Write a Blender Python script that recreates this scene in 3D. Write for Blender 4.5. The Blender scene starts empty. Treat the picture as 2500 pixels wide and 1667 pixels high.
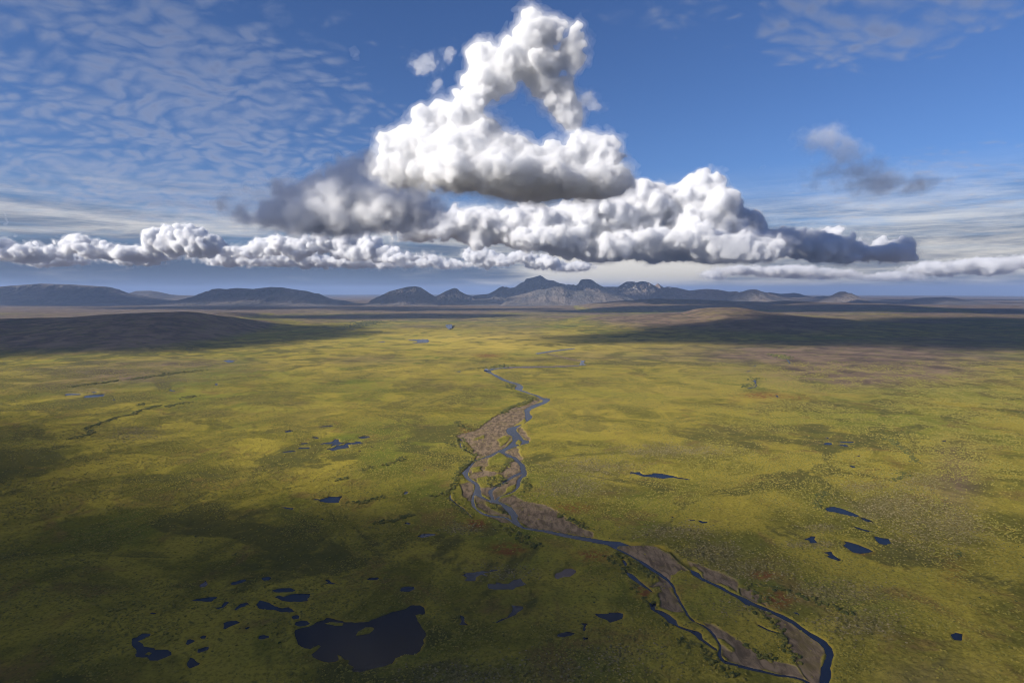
import bpy, math, random
import numpy as np
from mathutils import Vector

# ------------------------------------------------------------------ camera, sky, sun, exposure
SC = bpy.context.scene
COL = SC.collection
F, CX, CY, HOR, H = 1503.0, 1250.0, 833.5, 707.0, 200.0      # photo pixels (2500 x 1667); camera 200 m above the plain
PITCH = math.atan((CY - HOR) / F)
CP, SP = math.cos(PITCH), math.sin(PITCH)
EARTH = 6371000.0
cam = bpy.data.cameras.new('camera')
cam_o = bpy.data.objects.new('camera', cam)
COL.objects.link(cam_o)
cam.sensor_width = 36.0
cam.lens = 36.0 * F / 2500.0
cam.clip_start, cam.clip_end = 1.0, 250000.0
cam_o.location = (0, 0, H)
cam_o.rotation_euler = (math.pi / 2 - PITCH, 0, 0)
SC.camera = cam_o

EL = math.radians(25.0)
_s = Vector((-0.88, -0.47, 0)).normalized()
SUN = Vector((_s.x * math.cos(EL), _s.y * math.cos(EL), math.sin(EL)))
sun_d = bpy.data.lights.new('sun', 'SUN')
sun_d.energy, sun_d.angle, sun_d.color = 4.0, math.radians(0.5), (1.0, 0.92, 0.79)
sun_o = bpy.data.objects.new('sun', sun_d)
COL.objects.link(sun_o)
sun_o.rotation_euler = SUN.to_track_quat('Z', 'Y').to_euler()
VS = SC.view_settings
VS.view_transform, VS.look, VS.exposure, VS.gamma = 'Standard', 'None', 1.3, 1.0
VS.use_curve_mapping = False
CY_ = SC.cycles
CY_.max_bounces, CY_.diffuse_bounces, CY_.glossy_bounces, CY_.volume_bounces = 14, 2, 2, 12
CY_.transparent_max_bounces = 64
CY_.use_denoising = True
CY_.pixel_filter_type = 'BLACKMAN_HARRIS'
CY_.filter_width = 1.0


class NT:
    """Small helper that writes shader nodes."""
    def __init__(self, tree):
        self.t, self.n, self.l = tree, tree.nodes, tree.links

    def new(self, kind, **kw):
        n = self.n.new(kind)
        for k, v in kw.items():
            setattr(n, k, v)
        return n

    def put(self, sock, v):
        if isinstance(v, bpy.types.NodeSocket):
            self.l.new(v, sock)
        else:
            if sock.type == 'RGBA' and len(v) == 3:
                v = (*v, 1)
            sock.default_value = v

    def m(self, op, *a, clamp=False):
        n = self.new('ShaderNodeMath', operation=op, use_clamp=clamp)
        for i, v in enumerate(a):
            self.put(n.inputs[i], v)
        return n.outputs[0]

    def v(self, op, *a):
        n = self.new('ShaderNodeVectorMath', operation=op)
        for i, v in enumerate(a):
            self.put(n.inputs[i], v)
        return n.outputs['Value'] if op in ('LENGTH', 'DOT_PRODUCT') else n.outputs[0]

    def mix(self, f, a, b):
        n = self.new('ShaderNodeMix', data_type='RGBA')
        self.put(n.inputs[0], f)
        self.put(n.inputs[6], a)
        self.put(n.inputs[7], b)
        return n.outputs[2]

    def noise(self, vec, scale, detail=4.0, rough=0.55, dist=0.0):
        n = self.new('ShaderNodeTexNoise')
        self.put(n.inputs['Vector'], vec)
        n.inputs['Scale'].default_value = scale
        n.inputs['Detail'].default_value = detail
        n.inputs['Roughness'].default_value = rough
        n.inputs['Distortion'].default_value = dist
        return n.outputs[0]

    def step(self, x, lo, hi):
        n = self.new('ShaderNodeMapRange', interpolation_type='SMOOTHSTEP')
        self.put(n.inputs[0], x)
        n.inputs[1].default_value, n.inputs[2].default_value = lo, hi
        return n.outputs[0]

    def attr(self, name):
        return self.new('ShaderNodeAttribute', attribute_name=name).outputs['Fac']


world = bpy.data.worlds.new('World')
SC.world = world
world.use_nodes = True
W = NT(world.node_tree)
bg = W.n['Background']
bg.inputs['Strength'].default_value = 0.05
sky = W.new('ShaderNodeTexSky', sky_type='NISHITA')
sky.sun_disc = False
sky.sun_elevation = EL
sky.sun_rotation = math.atan2(SUN.x, SUN.y)
sky.altitude = 600
sky.air_density, sky.dust_density, sky.ozone_density = 1.0, 0.25, 5.0
gen = W.new('ShaderNodeTexCoord').outputs['Generated']
sep = W.new('ShaderNodeSeparateXYZ')
W.l.new(gen, sep.inputs[0])
dx, dy, dz = sep.outputs
slope = W.m('DIVIDE', dz, W.m('MAXIMUM', W.m('SQRT', W.m('ADD', W.m('MULTIPLY', dx, dx), W.m('MULTIPLY', dy, dy))), 0.02))
azim = W.m('ARCTAN2', dx, dy)
inv = W.m('DIVIDE', 1.0, W.m('ADD', W.m('MAXIMUM', dz, 0.0), 0.07))
plane = W.v('SCALE', gen)
plane.node.inputs['Scale'].default_value = 1.0
W.l.new(inv, plane.node.inputs['Scale'])
flat = W.v('MULTIPLY', plane, (1.0, 1.0, 0.0))


def bump2(a0, s0, ra, rs):
    """1 inside a soft oval of sky centred on azimuth a0 and slope s0."""
    x = W.m('DIVIDE', W.m('SUBTRACT', azim, a0), ra)
    y = W.m('DIVIDE', W.m('SUBTRACT', slope, s0), rs)
    return W.step(W.m('SQRT', W.m('ADD', W.m('MULTIPLY', x, x), W.m('MULTIPLY', y, y))), 1.0, 0.35)


sky_c = W.v('MULTIPLY', sky.outputs[0], (0.53, 0.62, 0.82))
# mackerel cloud, a thin broken sheet very high up: all over the upper left, and at the upper right
inv2 = W.m('DIVIDE', 1.0, W.m('ADD', W.m('MAXIMUM', dz, 0.0), 0.30))
pl2 = W.v('SCALE', gen)
W.l.new(inv2, pl2.node.inputs['Scale'])
pl2 = W.v('MULTIPLY', pl2, (1.0, 1.0, 0.0))
wob = W.new('ShaderNodeTexNoise')
W.l.new(pl2, wob.inputs['Vector'])
wob.inputs['Scale'].default_value = 5.0
wob.inputs['Detail'].default_value = 3.0
pw = W.v('ADD', pl2, W.v('MULTIPLY', W.v('SUBTRACT', wob.outputs['Color'], (0.5, 0.5, 0.5)), (0.16, 0.16, 0.0)))
vor = W.new('ShaderNodeTexVoronoi', feature='SMOOTH_F1')
W.l.new(W.v('MULTIPLY', pw, (0.8, 1.15, 1)), vor.inputs['Vector'])
vor.inputs['Scale'].default_value = 27.0
vor.inputs['Smoothness'].default_value = 0.4
puff = W.m('SUBTRACT', 0.92, vor.outputs['Distance'])
cells = W.m('ADD', W.m('MULTIPLY', W.noise(pw, 19.0, 5, 0.6), 0.55), W.m('MULTIPLY', puff, 0.45))
cells2 = W.noise(pl2, 1.7, 4, 0.55)
mask_a = W.m('MAXIMUM', bump2(-0.72, 0.22, 0.88, 0.42), bump2(0.54, 0.39, 0.30, 0.13))
mask_b = W.m('MAXIMUM', bump2(0.68, 0.12, 0.40, 0.10), bump2(0.22, 0.43, 0.20, 0.07))
mask_a = W.m('MAXIMUM', mask_a, W.m('MULTIPLY', mask_b, 0.8))
cov = W.m('ADD', W.m('MULTIPLY', mask_a, 0.47), W.m('MULTIPLY', W.m('SUBTRACT', cells2, 0.5), 0.55))
dens_a = W.m('ADD', cells, W.m('SUBTRACT', cov, 0.36))
thin = W.m('MULTIPLY', W.step(dens_a, 0.36, 0.80), W.step(mask_a, 0.0, 0.3))
veil_c = W.mix(W.step(slope, 0.08, 0.5), (2.9, 3.4, 4.8), (1.55, 2.0, 3.25))
veil_c = W.mix(W.step(dens_a, 0.62, 0.9), veil_c, W.v('MULTIPLY', veil_c, (0.80, 0.80, 0.84)))
sky_c = W.mix(W.m('MULTIPLY', thin, 0.68), sky_c, veil_c)
# low layers of cloud stacked up towards the horizon
lay = W.v('MULTIPLY', gen, (3.0, 3.0, 26.0))
bands = W.noise(lay, 1.0, 6, 0.6, 0.4)
low = W.m('MULTIPLY', W.step(slope, 0.19, 0.05), W.step(bands, 0.30, 0.58))
low = W.m('MAXIMUM', low, W.step(slope, 0.095, 0.045))
tone = W.noise(W.v('MULTIPLY', gen, (4.0, 4.0, 44.0)), 1.3, 7, 0.68, 0.3)
slate = bump2(-0.45, 0.03, 0.62, 0.07)
cream = bump2(0.17, 0.028, 0.20, 0.04)
tone = W.m('SUBTRACT', W.m('ADD', tone, W.m('MULTIPLY', cream, 0.42)), W.m('MULTIPLY', slate, 0.26))
dusk = W.mix(W.step(tone, 0.26, 0.74), (0.75, 1.05, 1.7), (7.6, 7.1, 6.3))
sky_c = W.mix(W.m('MULTIPLY', low, 0.92), sky_c, dusk)
W.l.new(sky_c, bg.inputs[0])

# ------------------------------------------------------------------ helpers
def curv(x, y):
    return (x * x + y * y) / (2 * EARTH)


def ray(px, py):
    x, y = (px - CX) / F, -(py - CY) / F
    return x, CP + SP * y, y * CP - SP


def ground_pt(px, py):
    x, y, z = ray(px, py)
    k = H / -z
    return x * k, y * k


def at(px, py, dist):
    """A point DIST metres ahead seen at a photo pixel."""
    x, y, z = ray(px, py)
    k = dist / y
    return Vector((x * k, dist, H + z * k))


def project(X, Y, Z):
    z = Z - H
    dep = Y * CP - z * SP
    up = Y * SP + z * CP
    return CX + F * X / dep, CY - F * up / dep


def zoom(x0, y0, s, pts):
    return [(x0 + u / s, y0 + v / s) for u, v in pts]


def _hash(ix, iy, seed):
    h = ix.astype(np.uint32) * np.uint32(374761393) + iy.astype(np.uint32) * np.uint32(668265263) + np.uint32((seed * 974634777 + 12345) & 0xFFFFFFFF)
    h = (h ^ (h >> np.uint32(13))) * np.uint32(1274126177)
    h = (h ^ (h >> np.uint32(15))) * np.uint32(2246822519)
    return ((h ^ (h >> np.uint32(16))) & np.uint32(0xFFFFFF)).astype(np.float32) / np.float32(0xFFFFFF)


def vnoise(x, y, seed=0):
    xf, yf = np.floor(x), np.floor(y)
    ix, iy = xf.astype(np.int64), yf.astype(np.int64)
    fx, fy = (x - xf).astype(np.float32), (y - yf).astype(np.float32)
    fx = fx * fx * fx * (fx * (fx * 6 - 15) + 10)
    fy = fy * fy * fy * (fy * (fy * 6 - 15) + 10)
    a, b = _hash(ix, iy, seed), _hash(ix + 1, iy, seed)
    c, d = _hash(ix, iy + 1, seed), _hash(ix + 1, iy + 1, seed)
    return (a + (b - a) * fx) * (1 - fy) + (c + (d - c) * fx) * fy


def fbm(x, y, scale, octs=4, seed=0, gain=0.5):
    s, a, t = 0.0, 1.0, 0.0
    c, n = math.cos(0.6), math.sin(0.6)
    x, y = x / scale, y / scale
    for o in range(octs):
        s = s + a * vnoise(x, y, seed + o * 17)
        t += a
        a *= gain
        x, y = (x * c - y * n) * 2.03 + 13.7, (x * n + y * c) * 2.03 + 5.1
    return s / t


def sstep(x, a, b):
    t = np.clip((x - a) / (b - a), 0, 1)
    return t * t * (3 - 2 * t)


def mesh_obj(name, co, faces, mat, smooth=True, nloop=4, attrs=None, parent=None):
    me = bpy.data.meshes.new(name)
    co = np.ascontiguousarray(co, np.float32)
    faces = np.ascontiguousarray(faces, np.int32)
    me.vertices.add(len(co))
    me.vertices.foreach_set('co', co.ravel())
    me.loops.add(faces.size)
    me.loops.foreach_set('vertex_index', faces.ravel())
    me.polygons.add(len(faces))
    me.polygons.foreach_set('loop_start', np.arange(0, faces.size, nloop, dtype=np.int32))
    if smooth:
        me.polygons.foreach_set('use_smooth', np.ones(len(faces), dtype=bool))
    for k, v in (attrs or {}).items():
        a = me.attributes.new(k, 'FLOAT', 'POINT')
        a.data.foreach_set('value', np.ascontiguousarray(v, np.float32).ravel())
    me.update(calc_edges=True)
    me.materials.append(mat)
    o = bpy.data.objects.new(name, me)
    COL.objects.link(o)
    if parent:
        o.parent = parent
    return o


def tag(o, kind=None, label=None, cat=None, group=None):
    if kind:
        o['kind'] = kind
    if label:
        o['label'] = label
    if cat:
        o['category'] = cat
    if group:
        o['group'] = group
    return o


def grid_faces(nr, nc):
    i = np.arange(nr * nc, dtype=np.int32).reshape(nr, nc)
    return np.stack([i[:-1, :-1], i[:-1, 1:], i[1:, 1:], i[1:, :-1]], -1).reshape(-1, 4)


def in_poly(px, py, poly):
    r = np.zeros(px.shape, bool)
    n = len(poly)
    for i in range(n):
        x1, y1 = poly[i]
        x2, y2 = poly[(i + 1) % n]
        if y1 == y2:
            continue
        c = (y1 > py) != (y2 > py)
        r ^= c & (px < (x2 - x1) * (py - y1) / (y2 - y1) + x1)
    return r


def edge_dist(x, y, poly, closed=True):
    d = np.full(x.shape, 1e12, np.float32)
    n = len(poly)
    for i in range(n if closed else n - 1):
        ax, ay = poly[i]
        bx, by = poly[(i + 1) % n]
        vx, vy = bx - ax, by - ay
        t = np.clip(((x - ax) * vx + (y - ay) * vy) / max(vx * vx + vy * vy, 1e-9), 0, 1)
        d = np.minimum(d, (x - ax - t * vx) ** 2 + (y - ay - t * vy) ** 2)
    return np.sqrt(d)


def rough_outline(poly, amp, seed, step):
    """World outline with a ragged shore: subdivided and nudged by noise."""
    out = []
    n = len(poly)
    for i in range(n):
        a, b = np.array(poly[i]), np.array(poly[(i + 1) % n])
        k = max(1, int(np.hypot(*(b - a)) / step))
        for j in range(k):
            out.append(a + (b - a) * j / k)
    p = np.array(out)
    nx = vnoise(p[:, 0] / step * .7, p[:, 1] / step * .7, seed) - .5
    ny = vnoise(p[:, 0] / step * .7 + 77, p[:, 1] / step * .7, seed + 3) - .5
    p[:, 0] += nx * amp * 2
    p[:, 1] += ny * amp * 2
    return [tuple(q) for q in p]


# ------------------------------------------------------------------ materials
def new_mat(name):
    m = bpy.data.materials.new(name)
    m.use_nodes = True
    t = NT(m.node_tree)
    return m, t, t.n['Principled BSDF'], t.n['Material Output']


def make_land(name):
    m, t, p, out = new_mat(name)
    pos = t.new('ShaderNodeNewGeometry').outputs['Position']
    big = t.noise(pos, 1 / 420.0, 5, 0.6, 0.6)
    mid = t.noise(t.v('ADD', pos, (500., 90., 0.)), 1 / 95.0, 6, 0.62, 0.8)
    small = t.noise(pos, 1 / 14.0, 5, 0.65)
    tiny = t.noise(pos, 1 / 2.2, 4, 0.7)
    g = t.mix(t.step(mid, 0.40, 0.58), (0.112, 0.104, 0.020), (0.250, 0.205, 0.034))
    g = t.mix(t.m('MULTIPLY', t.step(big, 0.47, 0.60), 0.65), g, (0.108, 0.134, 0.022))
    och = t.noise(t.v('ADD', pos, (-900., 300., 0.)), 1 / 60.0, 6, 0.68, 1.0)
    g = t.mix(t.m('MULTIPLY', t.step(och, 0.52, 0.66), 0.75), g, (0.150, 0.100, 0.034))
    g = t.mix(t.m('MULTIPLY', t.step(t.noise(t.v('ADD', pos, (40., 2300., 0.)), 1 / 150.0, 5, 0.66, 0.7), 0.53, 0.59), 0.85), g, (0.072, 0.070, 0.022))
    g = t.mix(t.m('MULTIPLY', t.attr('olive'), 0.9), g, t.mix(t.step(small, .4, .6), (0.060, 0.062, 0.020), (0.115, 0.088, 0.036)))
    g = t.mix(t.m('MULTIPLY', t.step(small, 0.54, 0.74), 0.40), g, (0.300, 0.230, 0.040))
    g = t.mix(t.m('MULTIPLY', t.step(tiny, 0.55, 0.35), 0.5), g, (0.06, 0.058, 0.012))
    dryc = t.mix(t.step(tiny, 0.4, 0.62), (0.10, 0.082, 0.026), (0.200, 0.162, 0.075))
    g = t.mix(t.m('MULTIPLY', t.attr('dry'), 0.6), g, dryc)
    moorc = t.mix(t.step(mid, 0.35, 0.65), (0.070, 0.050, 0.038), (0.175, 0.122, 0.084))
    moorc = t.mix(t.m('MULTIPLY', t.step(t.noise(pos, 1 / 38.0, 6, 0.7, 0.8), 0.5, 0.62), 0.6), moorc, (0.125, 0.110, 0.036))
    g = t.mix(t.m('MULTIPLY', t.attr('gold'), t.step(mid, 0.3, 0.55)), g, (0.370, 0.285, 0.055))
    g = t.mix(t.attr('moor'), g, moorc)
    g = t.mix(t.m('MULTIPLY', t.attr('rust'), t.step(t.noise(pos, 1 / 6.0, 4, .65), 0.35, 0.6)), g, (0.150, 0.062, 0.022))
    g = t.mix(t.m('MULTIPLY', t.attr('rim'), 0.8), g, (0.215, 0.160, 0.026))
    gr = t.mix(t.step(t.noise(t.v('MULTIPLY', pos, (1.0, 0.35, 1.0)), 1 / 5.0, 6, 0.65, 0.5), 0.35, 0.65), (0.085, 0.063, 0.042), (0.205, 0.150, 0.098))
    gr = t.mix(t.m('MULTIPLY', t.step(t.noise(pos, 1 / 26.0, 5, .6, 1.2), 0.54, 0.66), 0.5), gr, (0.12, 0.095, 0.028))
    g = t.mix(t.attr('gravel'), g, gr)
    t.put(p.inputs['Base Color'], g)
    p.inputs['Roughness'].default_value = 1.0
    p.inputs['Specular IOR Level'].default_value = 0.0
    b = t.new('ShaderNodeBump')
    b.inputs['Strength'].default_value = 0.8
    b.inputs['Distance'].default_value = 1.0
    hgt = t.m('ADD', t.m('MULTIPLY', small, 1.6), t.m('MULTIPLY', tiny, 0.5))
    hgt = t.m('MULTIPLY', hgt, t.m('SUBTRACT', 1.0, t.m('MULTIPLY', t.attr('gravel'), 0.85)))
    t.put(b.inputs['Height'], hgt)
    t.l.new(b.outputs[0], p.inputs['Normal'])
    return m


def make_rock(name, base, warm, snow=0.0):
    m, t, p, out = new_mat(name)
    pos = t.new('ShaderNodeNewGeometry').outputs['Position']
    n1 = t.noise(pos, 1 / 700.0, 6, 0.62, 0.8)
    n2 = t.noise(pos, 1 / 140.0, 6, 0.66)
    c = t.mix(t.step(n1, 0.38, 0.62), base, warm)
    c = t.mix(t.m('MULTIPLY', t.step(n2, 0.5, 0.7), 0.5), c, tuple(v * 0.55 for v in base))
    if snow:
        s = t.noise(t.v('MULTIPLY', pos, (1.0, 0.5, 1.0)), 1 / 110.0, 4, 0.6, 1.5)
        h = t.new('ShaderNodeSeparateXYZ')
        t.l.new(pos, h.inputs[0])
        k = t.m('MULTIPLY', t.step(s, 0.60, 0.66), t.step(h.outputs[2], 120.0, 260.0))
        c = t.mix(t.m('MULTIPLY', k, snow), c, (0.75, 0.76, 0.78))
    t.put(p.inputs['Base Color'], c)
    p.inputs['Roughness'].default_value = 0.95
    p.inputs['Specular IOR Level'].default_value = 0.1
    b = t.new('ShaderNodeBump')
    b.inputs['Strength'].default_value = 1.0
    b.inputs['Distance'].default_value = 45.0
    t.put(b.inputs['Height'], n2)
    t.l.new(b.outputs[0], p.inputs['Normal'])
    return m


def make_water(name, col, rough=0.06, ripple=0.05, spec=0.5):
    m, t, p, out = new_mat(name)
    pos = t.new('ShaderNodeNewGeometry').outputs['Position']
    p.inputs['Base Color'].default_value = (*col, 1)
    p.inputs['Roughness'].default_value = rough
    p.inputs['IOR'].default_value = 1.33
    p.inputs['Specular IOR Level'].default_value = spec
    b = t.new('ShaderNodeBump')
    b.inputs['Strength'].default_value = ripple
    b.inputs['Distance'].default_value = 0.3
    t.put(b.inputs['Height'], t.noise(pos, 1 / 3.0, 4, 0.6))
    t.l.new(b.outputs[0], p.inputs['Normal'])
    return m


def make_leaf(name, a, b_, c):
    m, t, p, out = new_mat(name)
    r = t.new('ShaderNodeObjectInfo').outputs['Random']
    col = t.mix(t.step(r, 0.0, 0.6), a, b_)
    col = t.mix(t.step(r, 0.72, 0.95), col, c)
    t.put(p.inputs['Base Color'], col)
    p.inputs['Roughness'].default_value = 0.9
    p.inputs['Specular IOR Level'].default_value = 0.15
    return m


def make_cloud(name, dens, col=(0.93, 0.935, 0.95)):
    m = bpy.data.materials.new(name)
    m.use_nodes = True
    t = m.node_tree
    t.nodes.remove(t.nodes['Principled BSDF'])
    s = t.nodes.new('ShaderNodeVolumePrincipled')
    s.inputs['Color'].default_value = (*col, 1)
    s.inputs['Density'].default_value = dens
    s.inputs['Anisotropy'].default_value = 0.1
    t.links.new(s.outputs[0], t.nodes['Material Output'].inputs['Volume'])
    return m


LAND = make_land('land')
WATER = make_water('still water', (0.004, 0.006, 0.012), 0.20, 0.10, 0.36)
PEATY = make_water('peaty water', (0.055, 0.030, 0.020), 0.2, 0.1)
SHALLOW = make_water('shallow water over silt', (0.012, 0.010, 0.009), 0.16, 0.05, 0.22)
RIVER = make_water('running water', (0.008, 0.012, 0.026), 0.24, 0.35)

# ------------------------------------------------------------------ traced outlines (photo pixels)
ZA, ZB = (1050, 850, 5.2275), (1050, 1100, 5.2275)
ZC, ZD = (1400, 1270, 3.95), (1700, 1270, 3.95)
P5, P6, P7, P8 = (250, 1370, 5.2267), (650, 1370, 5.2267), (1050, 1350, 4.704), (1950, 1050, 4.48)
Z1, Z2, Z3, Z4, Z5 = (660, 1020, 5.2275), (170, 880, 5.88), (800, 780, 5.88), (1480, 1100, 7.84), (1780, 840, 7.84)


def T(z, *p):
    return zoom(*z, p)


RIVER_NEAR = [
    T(ZA, (680,285),(720,265),(770,285),(790,315),(880,350),(940,385),(1010,415),(1070,430),(1150,455),(1190,490),(1175,530),(1280,570),(1380,600),(1450,630),(1530,640),(1530,665),(1490,695),(1390,735),(1310,770),(1270,800),(1270,830),(1310,870),(1290,900),(1220,945),(1150,990),(1110,1010),(1100,1050),(1150,1110),(1200,1165),(1260,1180),(1270,1205),(1180,1225),(1110,1245),(1030,1280),(960,1310),(955,1330),(1040,1365),(1100,1390),(1150,1440),(1210,1490),(1235,1590),(1160,1590),(1150,1500),(1110,1450),(1060,1410),(1000,1385),(930,1345),(880,1322),(800,1370),(740,1390),(600,1420),(560,1465),(510,1530),(470,1590),(420,1590),(430,1560),(500,1490),(580,1415),(650,1400),(760,1360),(880,1300),(940,1275),(1000,1235),(1050,1180),(1050,1120),(990,1090),(970,1060),(985,1020),(1050,1000),(1180,965),(1230,930),(1215,900),(1215,850),(1200,785),(1280,735),(1360,705),(1440,680),(1440,660),(1380,625),(1330,600),(1250,575),(1180,550),(1080,520),(1080,500),(1120,475),(1060,450),(1010,435),(920,408),(860,375),(780,325)),
    T(ZB, (560,140),(500,180),(450,240),(400,280),(430,310),(450,350),(500,385),(560,425),(575,460),(560,520),(540,560),(525,640),(530,690),(570,740),(640,795),(720,830),(830,848),(950,855),(1020,895),(1080,940),(1090,905),(1040,880),(990,845),(880,830),(770,815),(680,790),(600,740),(570,690),(560,620),(570,560),(650,600),(740,638),(800,665),(800,635),(740,615),(660,570),(650,540),(640,460),(600,400),(540,370),(490,330),(485,290),(510,220),(560,150)),
    T(ZB, (1160,270),(1060,310),(960,370),(880,430),(790,480),(745,510),(740,530),(770,580),(785,650),(830,650),(820,610),(800,560),(800,510),(840,475),(920,425),(1010,370),(1100,320),(1190,285)),
    T(ZB, (1140,180),(1165,215),(1155,270),(1185,290),(1110,370),(1105,410),(1100,470),(1040,520),(940,560),(860,590),(820,640),(880,655),(870,620),(910,580),(1010,550),(1090,510),(1140,460),(1165,400),(1170,350),(1230,320),(1240,290),(1220,250),(1215,190)),
    T(ZB, (790,645),(860,680),(920,710),(980,770),(1030,830),(1050,900),(1080,940),(1180,990),(1300,1015),(1450,1035),(1650,1085),(1850,1125),(2091,1165),(2120,1120),(1900,1085),(1700,1050),(1500,1010),(1310,990),(1200,970),(1140,920),(1115,870),(1125,830),(1090,780),(1040,720),(960,680),(870,640)),
    T(ZC, (185,170),(320,192),(430,200),(560,215),(680,222),(800,235),(880,260),(960,290),(1010,340),(1080,385),(1140,420),(1200,490),(1250,560),(1360,605),(1240,576),(1150,520),(1130,480),(1060,430),(980,370),(970,345),(930,300),(860,280),(800,250),(720,235),(560,240),(430,246),(420,262),(520,315),(620,370),(700,410),(770,460),(850,510),(930,575),(970,620),(990,680),(1030,760),(1060,810),(1090,870),(1130,930),(1180,975),(1250,1000),(1320,1050),(1370,1105),(1400,1160),(1425,1200),(1430,1260),(1420,1295),(1460,1340),(1520,1365),(1590,1380),(1590,1402),(1470,1380),(1420,1340),(1385,1290),(1410,1230),(1400,1190),(1370,1140),(1330,1090),(1280,1040),(1220,1000),(1140,965),(1090,910),(1060,850),(1030,800),(1000,750),(975,690),(960,650),(920,590),(850,545),(770,490),(700,445),(630,395),(560,350),(470,305),(380,262),(330,235),(185,212)),
    T(ZD, (55,545),(180,605),(240,630),(340,690),(460,740),(580,800),(700,850),(830,905),(940,960),(1010,1015),(1090,1070),(1200,1130),(1260,1170),(1310,1230),(1330,1290),(1310,1350),(1290,1420),(1305,1480),(1280,1568),(1270,1640),(1185,1640),(1190,1500),(1200,1410),(1230,1360),(1250,1290),(1230,1230),(1170,1170),(1080,1110),(1000,1050),(920,990),(820,940),(720,890),(620,850),(540,830),(480,810),(420,760),(320,705),(220,650),(150,615),(50,575)),
    T(ZD, (395,1410),(530,1440),(690,1475),(800,1500),(920,1510),(1040,1545),(1110,1600),(1180,1600),(1060,1535),(950,1500),(820,1480),(700,1455),(560,1420),(400,1382)),
    T(ZC, (465,370),(500,385),(520,420),(495,440),(480,400)),
    T(ZC, (505,490),(560,510),(620,560),(680,615),(720,645),(770,685),(780,700),(700,655),(630,610),(560,560),(520,520)),
    T(ZC, (730,790),(800,800),(790,850),(860,870),(930,910),(990,960),(1010,1008),(1100,1040),(1200,1065),(1235,1090),(1250,1140),(1320,1190),(1380,1230),(1390,1260),(1310,1210),(1210,1145),(1180,1110),(1130,1075),(1020,1030),(920,980),(870,930),(790,875),(745,850)),
    T(ZB, (245,565),(258,620),(330,680),(420,740),(480,800),(520,840),(528,832),(490,795),(432,732),(342,672),(272,612),(265,560)),
    T(ZD, (580,985),(680,1040),(790,1078),(800,1092),(690,1060),(600,1010)),
    T(ZA, (380,1150),(400,1160),(395,1250),(480,1300),(560,1345),(540,1345),(460,1305),(378,1255)),
]
RIVER_ISLETS = [
    T(ZA, (1090,1200),(1130,1160),(1175,1190),(1150,1230),(1095,1222)),
    T(ZA, (730,275),(760,280),(755,300)),
]
RIVER_FAR = [
    T(ZA, (1845,1),(1690,16),(1530,37),(1370,62),(1335,70),(1375,78),(1530,52),(1690,30),(1848,9)),
    T(ZA, (1925,155),(1980,160),(1960,190),(1995,215),(1940,225),(1900,222),(1915,195)),
    T(ZA, (1905,222),(1660,240),(1300,239),(1040,240),(1040,246),(1300,245),(1660,246),(1905,228)),
    T(ZA, (1095,236),(1030,250),(880,266),(760,295),(690,285),(700,262),(880,254),(1010,243)),
    T(Z3, (1690,85),(1790,75),(1780,130),(1740,150),(1700,115)),
    T(Z3, (1570,180),(1640,160),(1640,185),(1600,212),(1710,213),(1640,250),(1560,247),(1530,230)),
]
STREAMS = [
    (T(Z5, (455,715),(500,685),(520,722),(520,755),(500,770),(540,790),(510,825),(385,860),(340,850),(480,830),(520,795),(480,765),(485,730)), 'narrow blue stream curling through yellow grass right of the river'),
    (T(Z5, (445,440),(530,400),(540,408),(460,447)), 'short blue stretch of stream in the yellow grass above the curling stream'),
    (T(Z5, (335,530),(410,506),(412,514),(345,540)), 'tiny dark stretch of stream just below the short blue one'),
    (T(Z5, (1095,270),(1130,310),(1175,365),(1150,385),(1130,345),(1085,280)), 'dark stream end at the foot of the shaded brown hill'),
]
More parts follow.
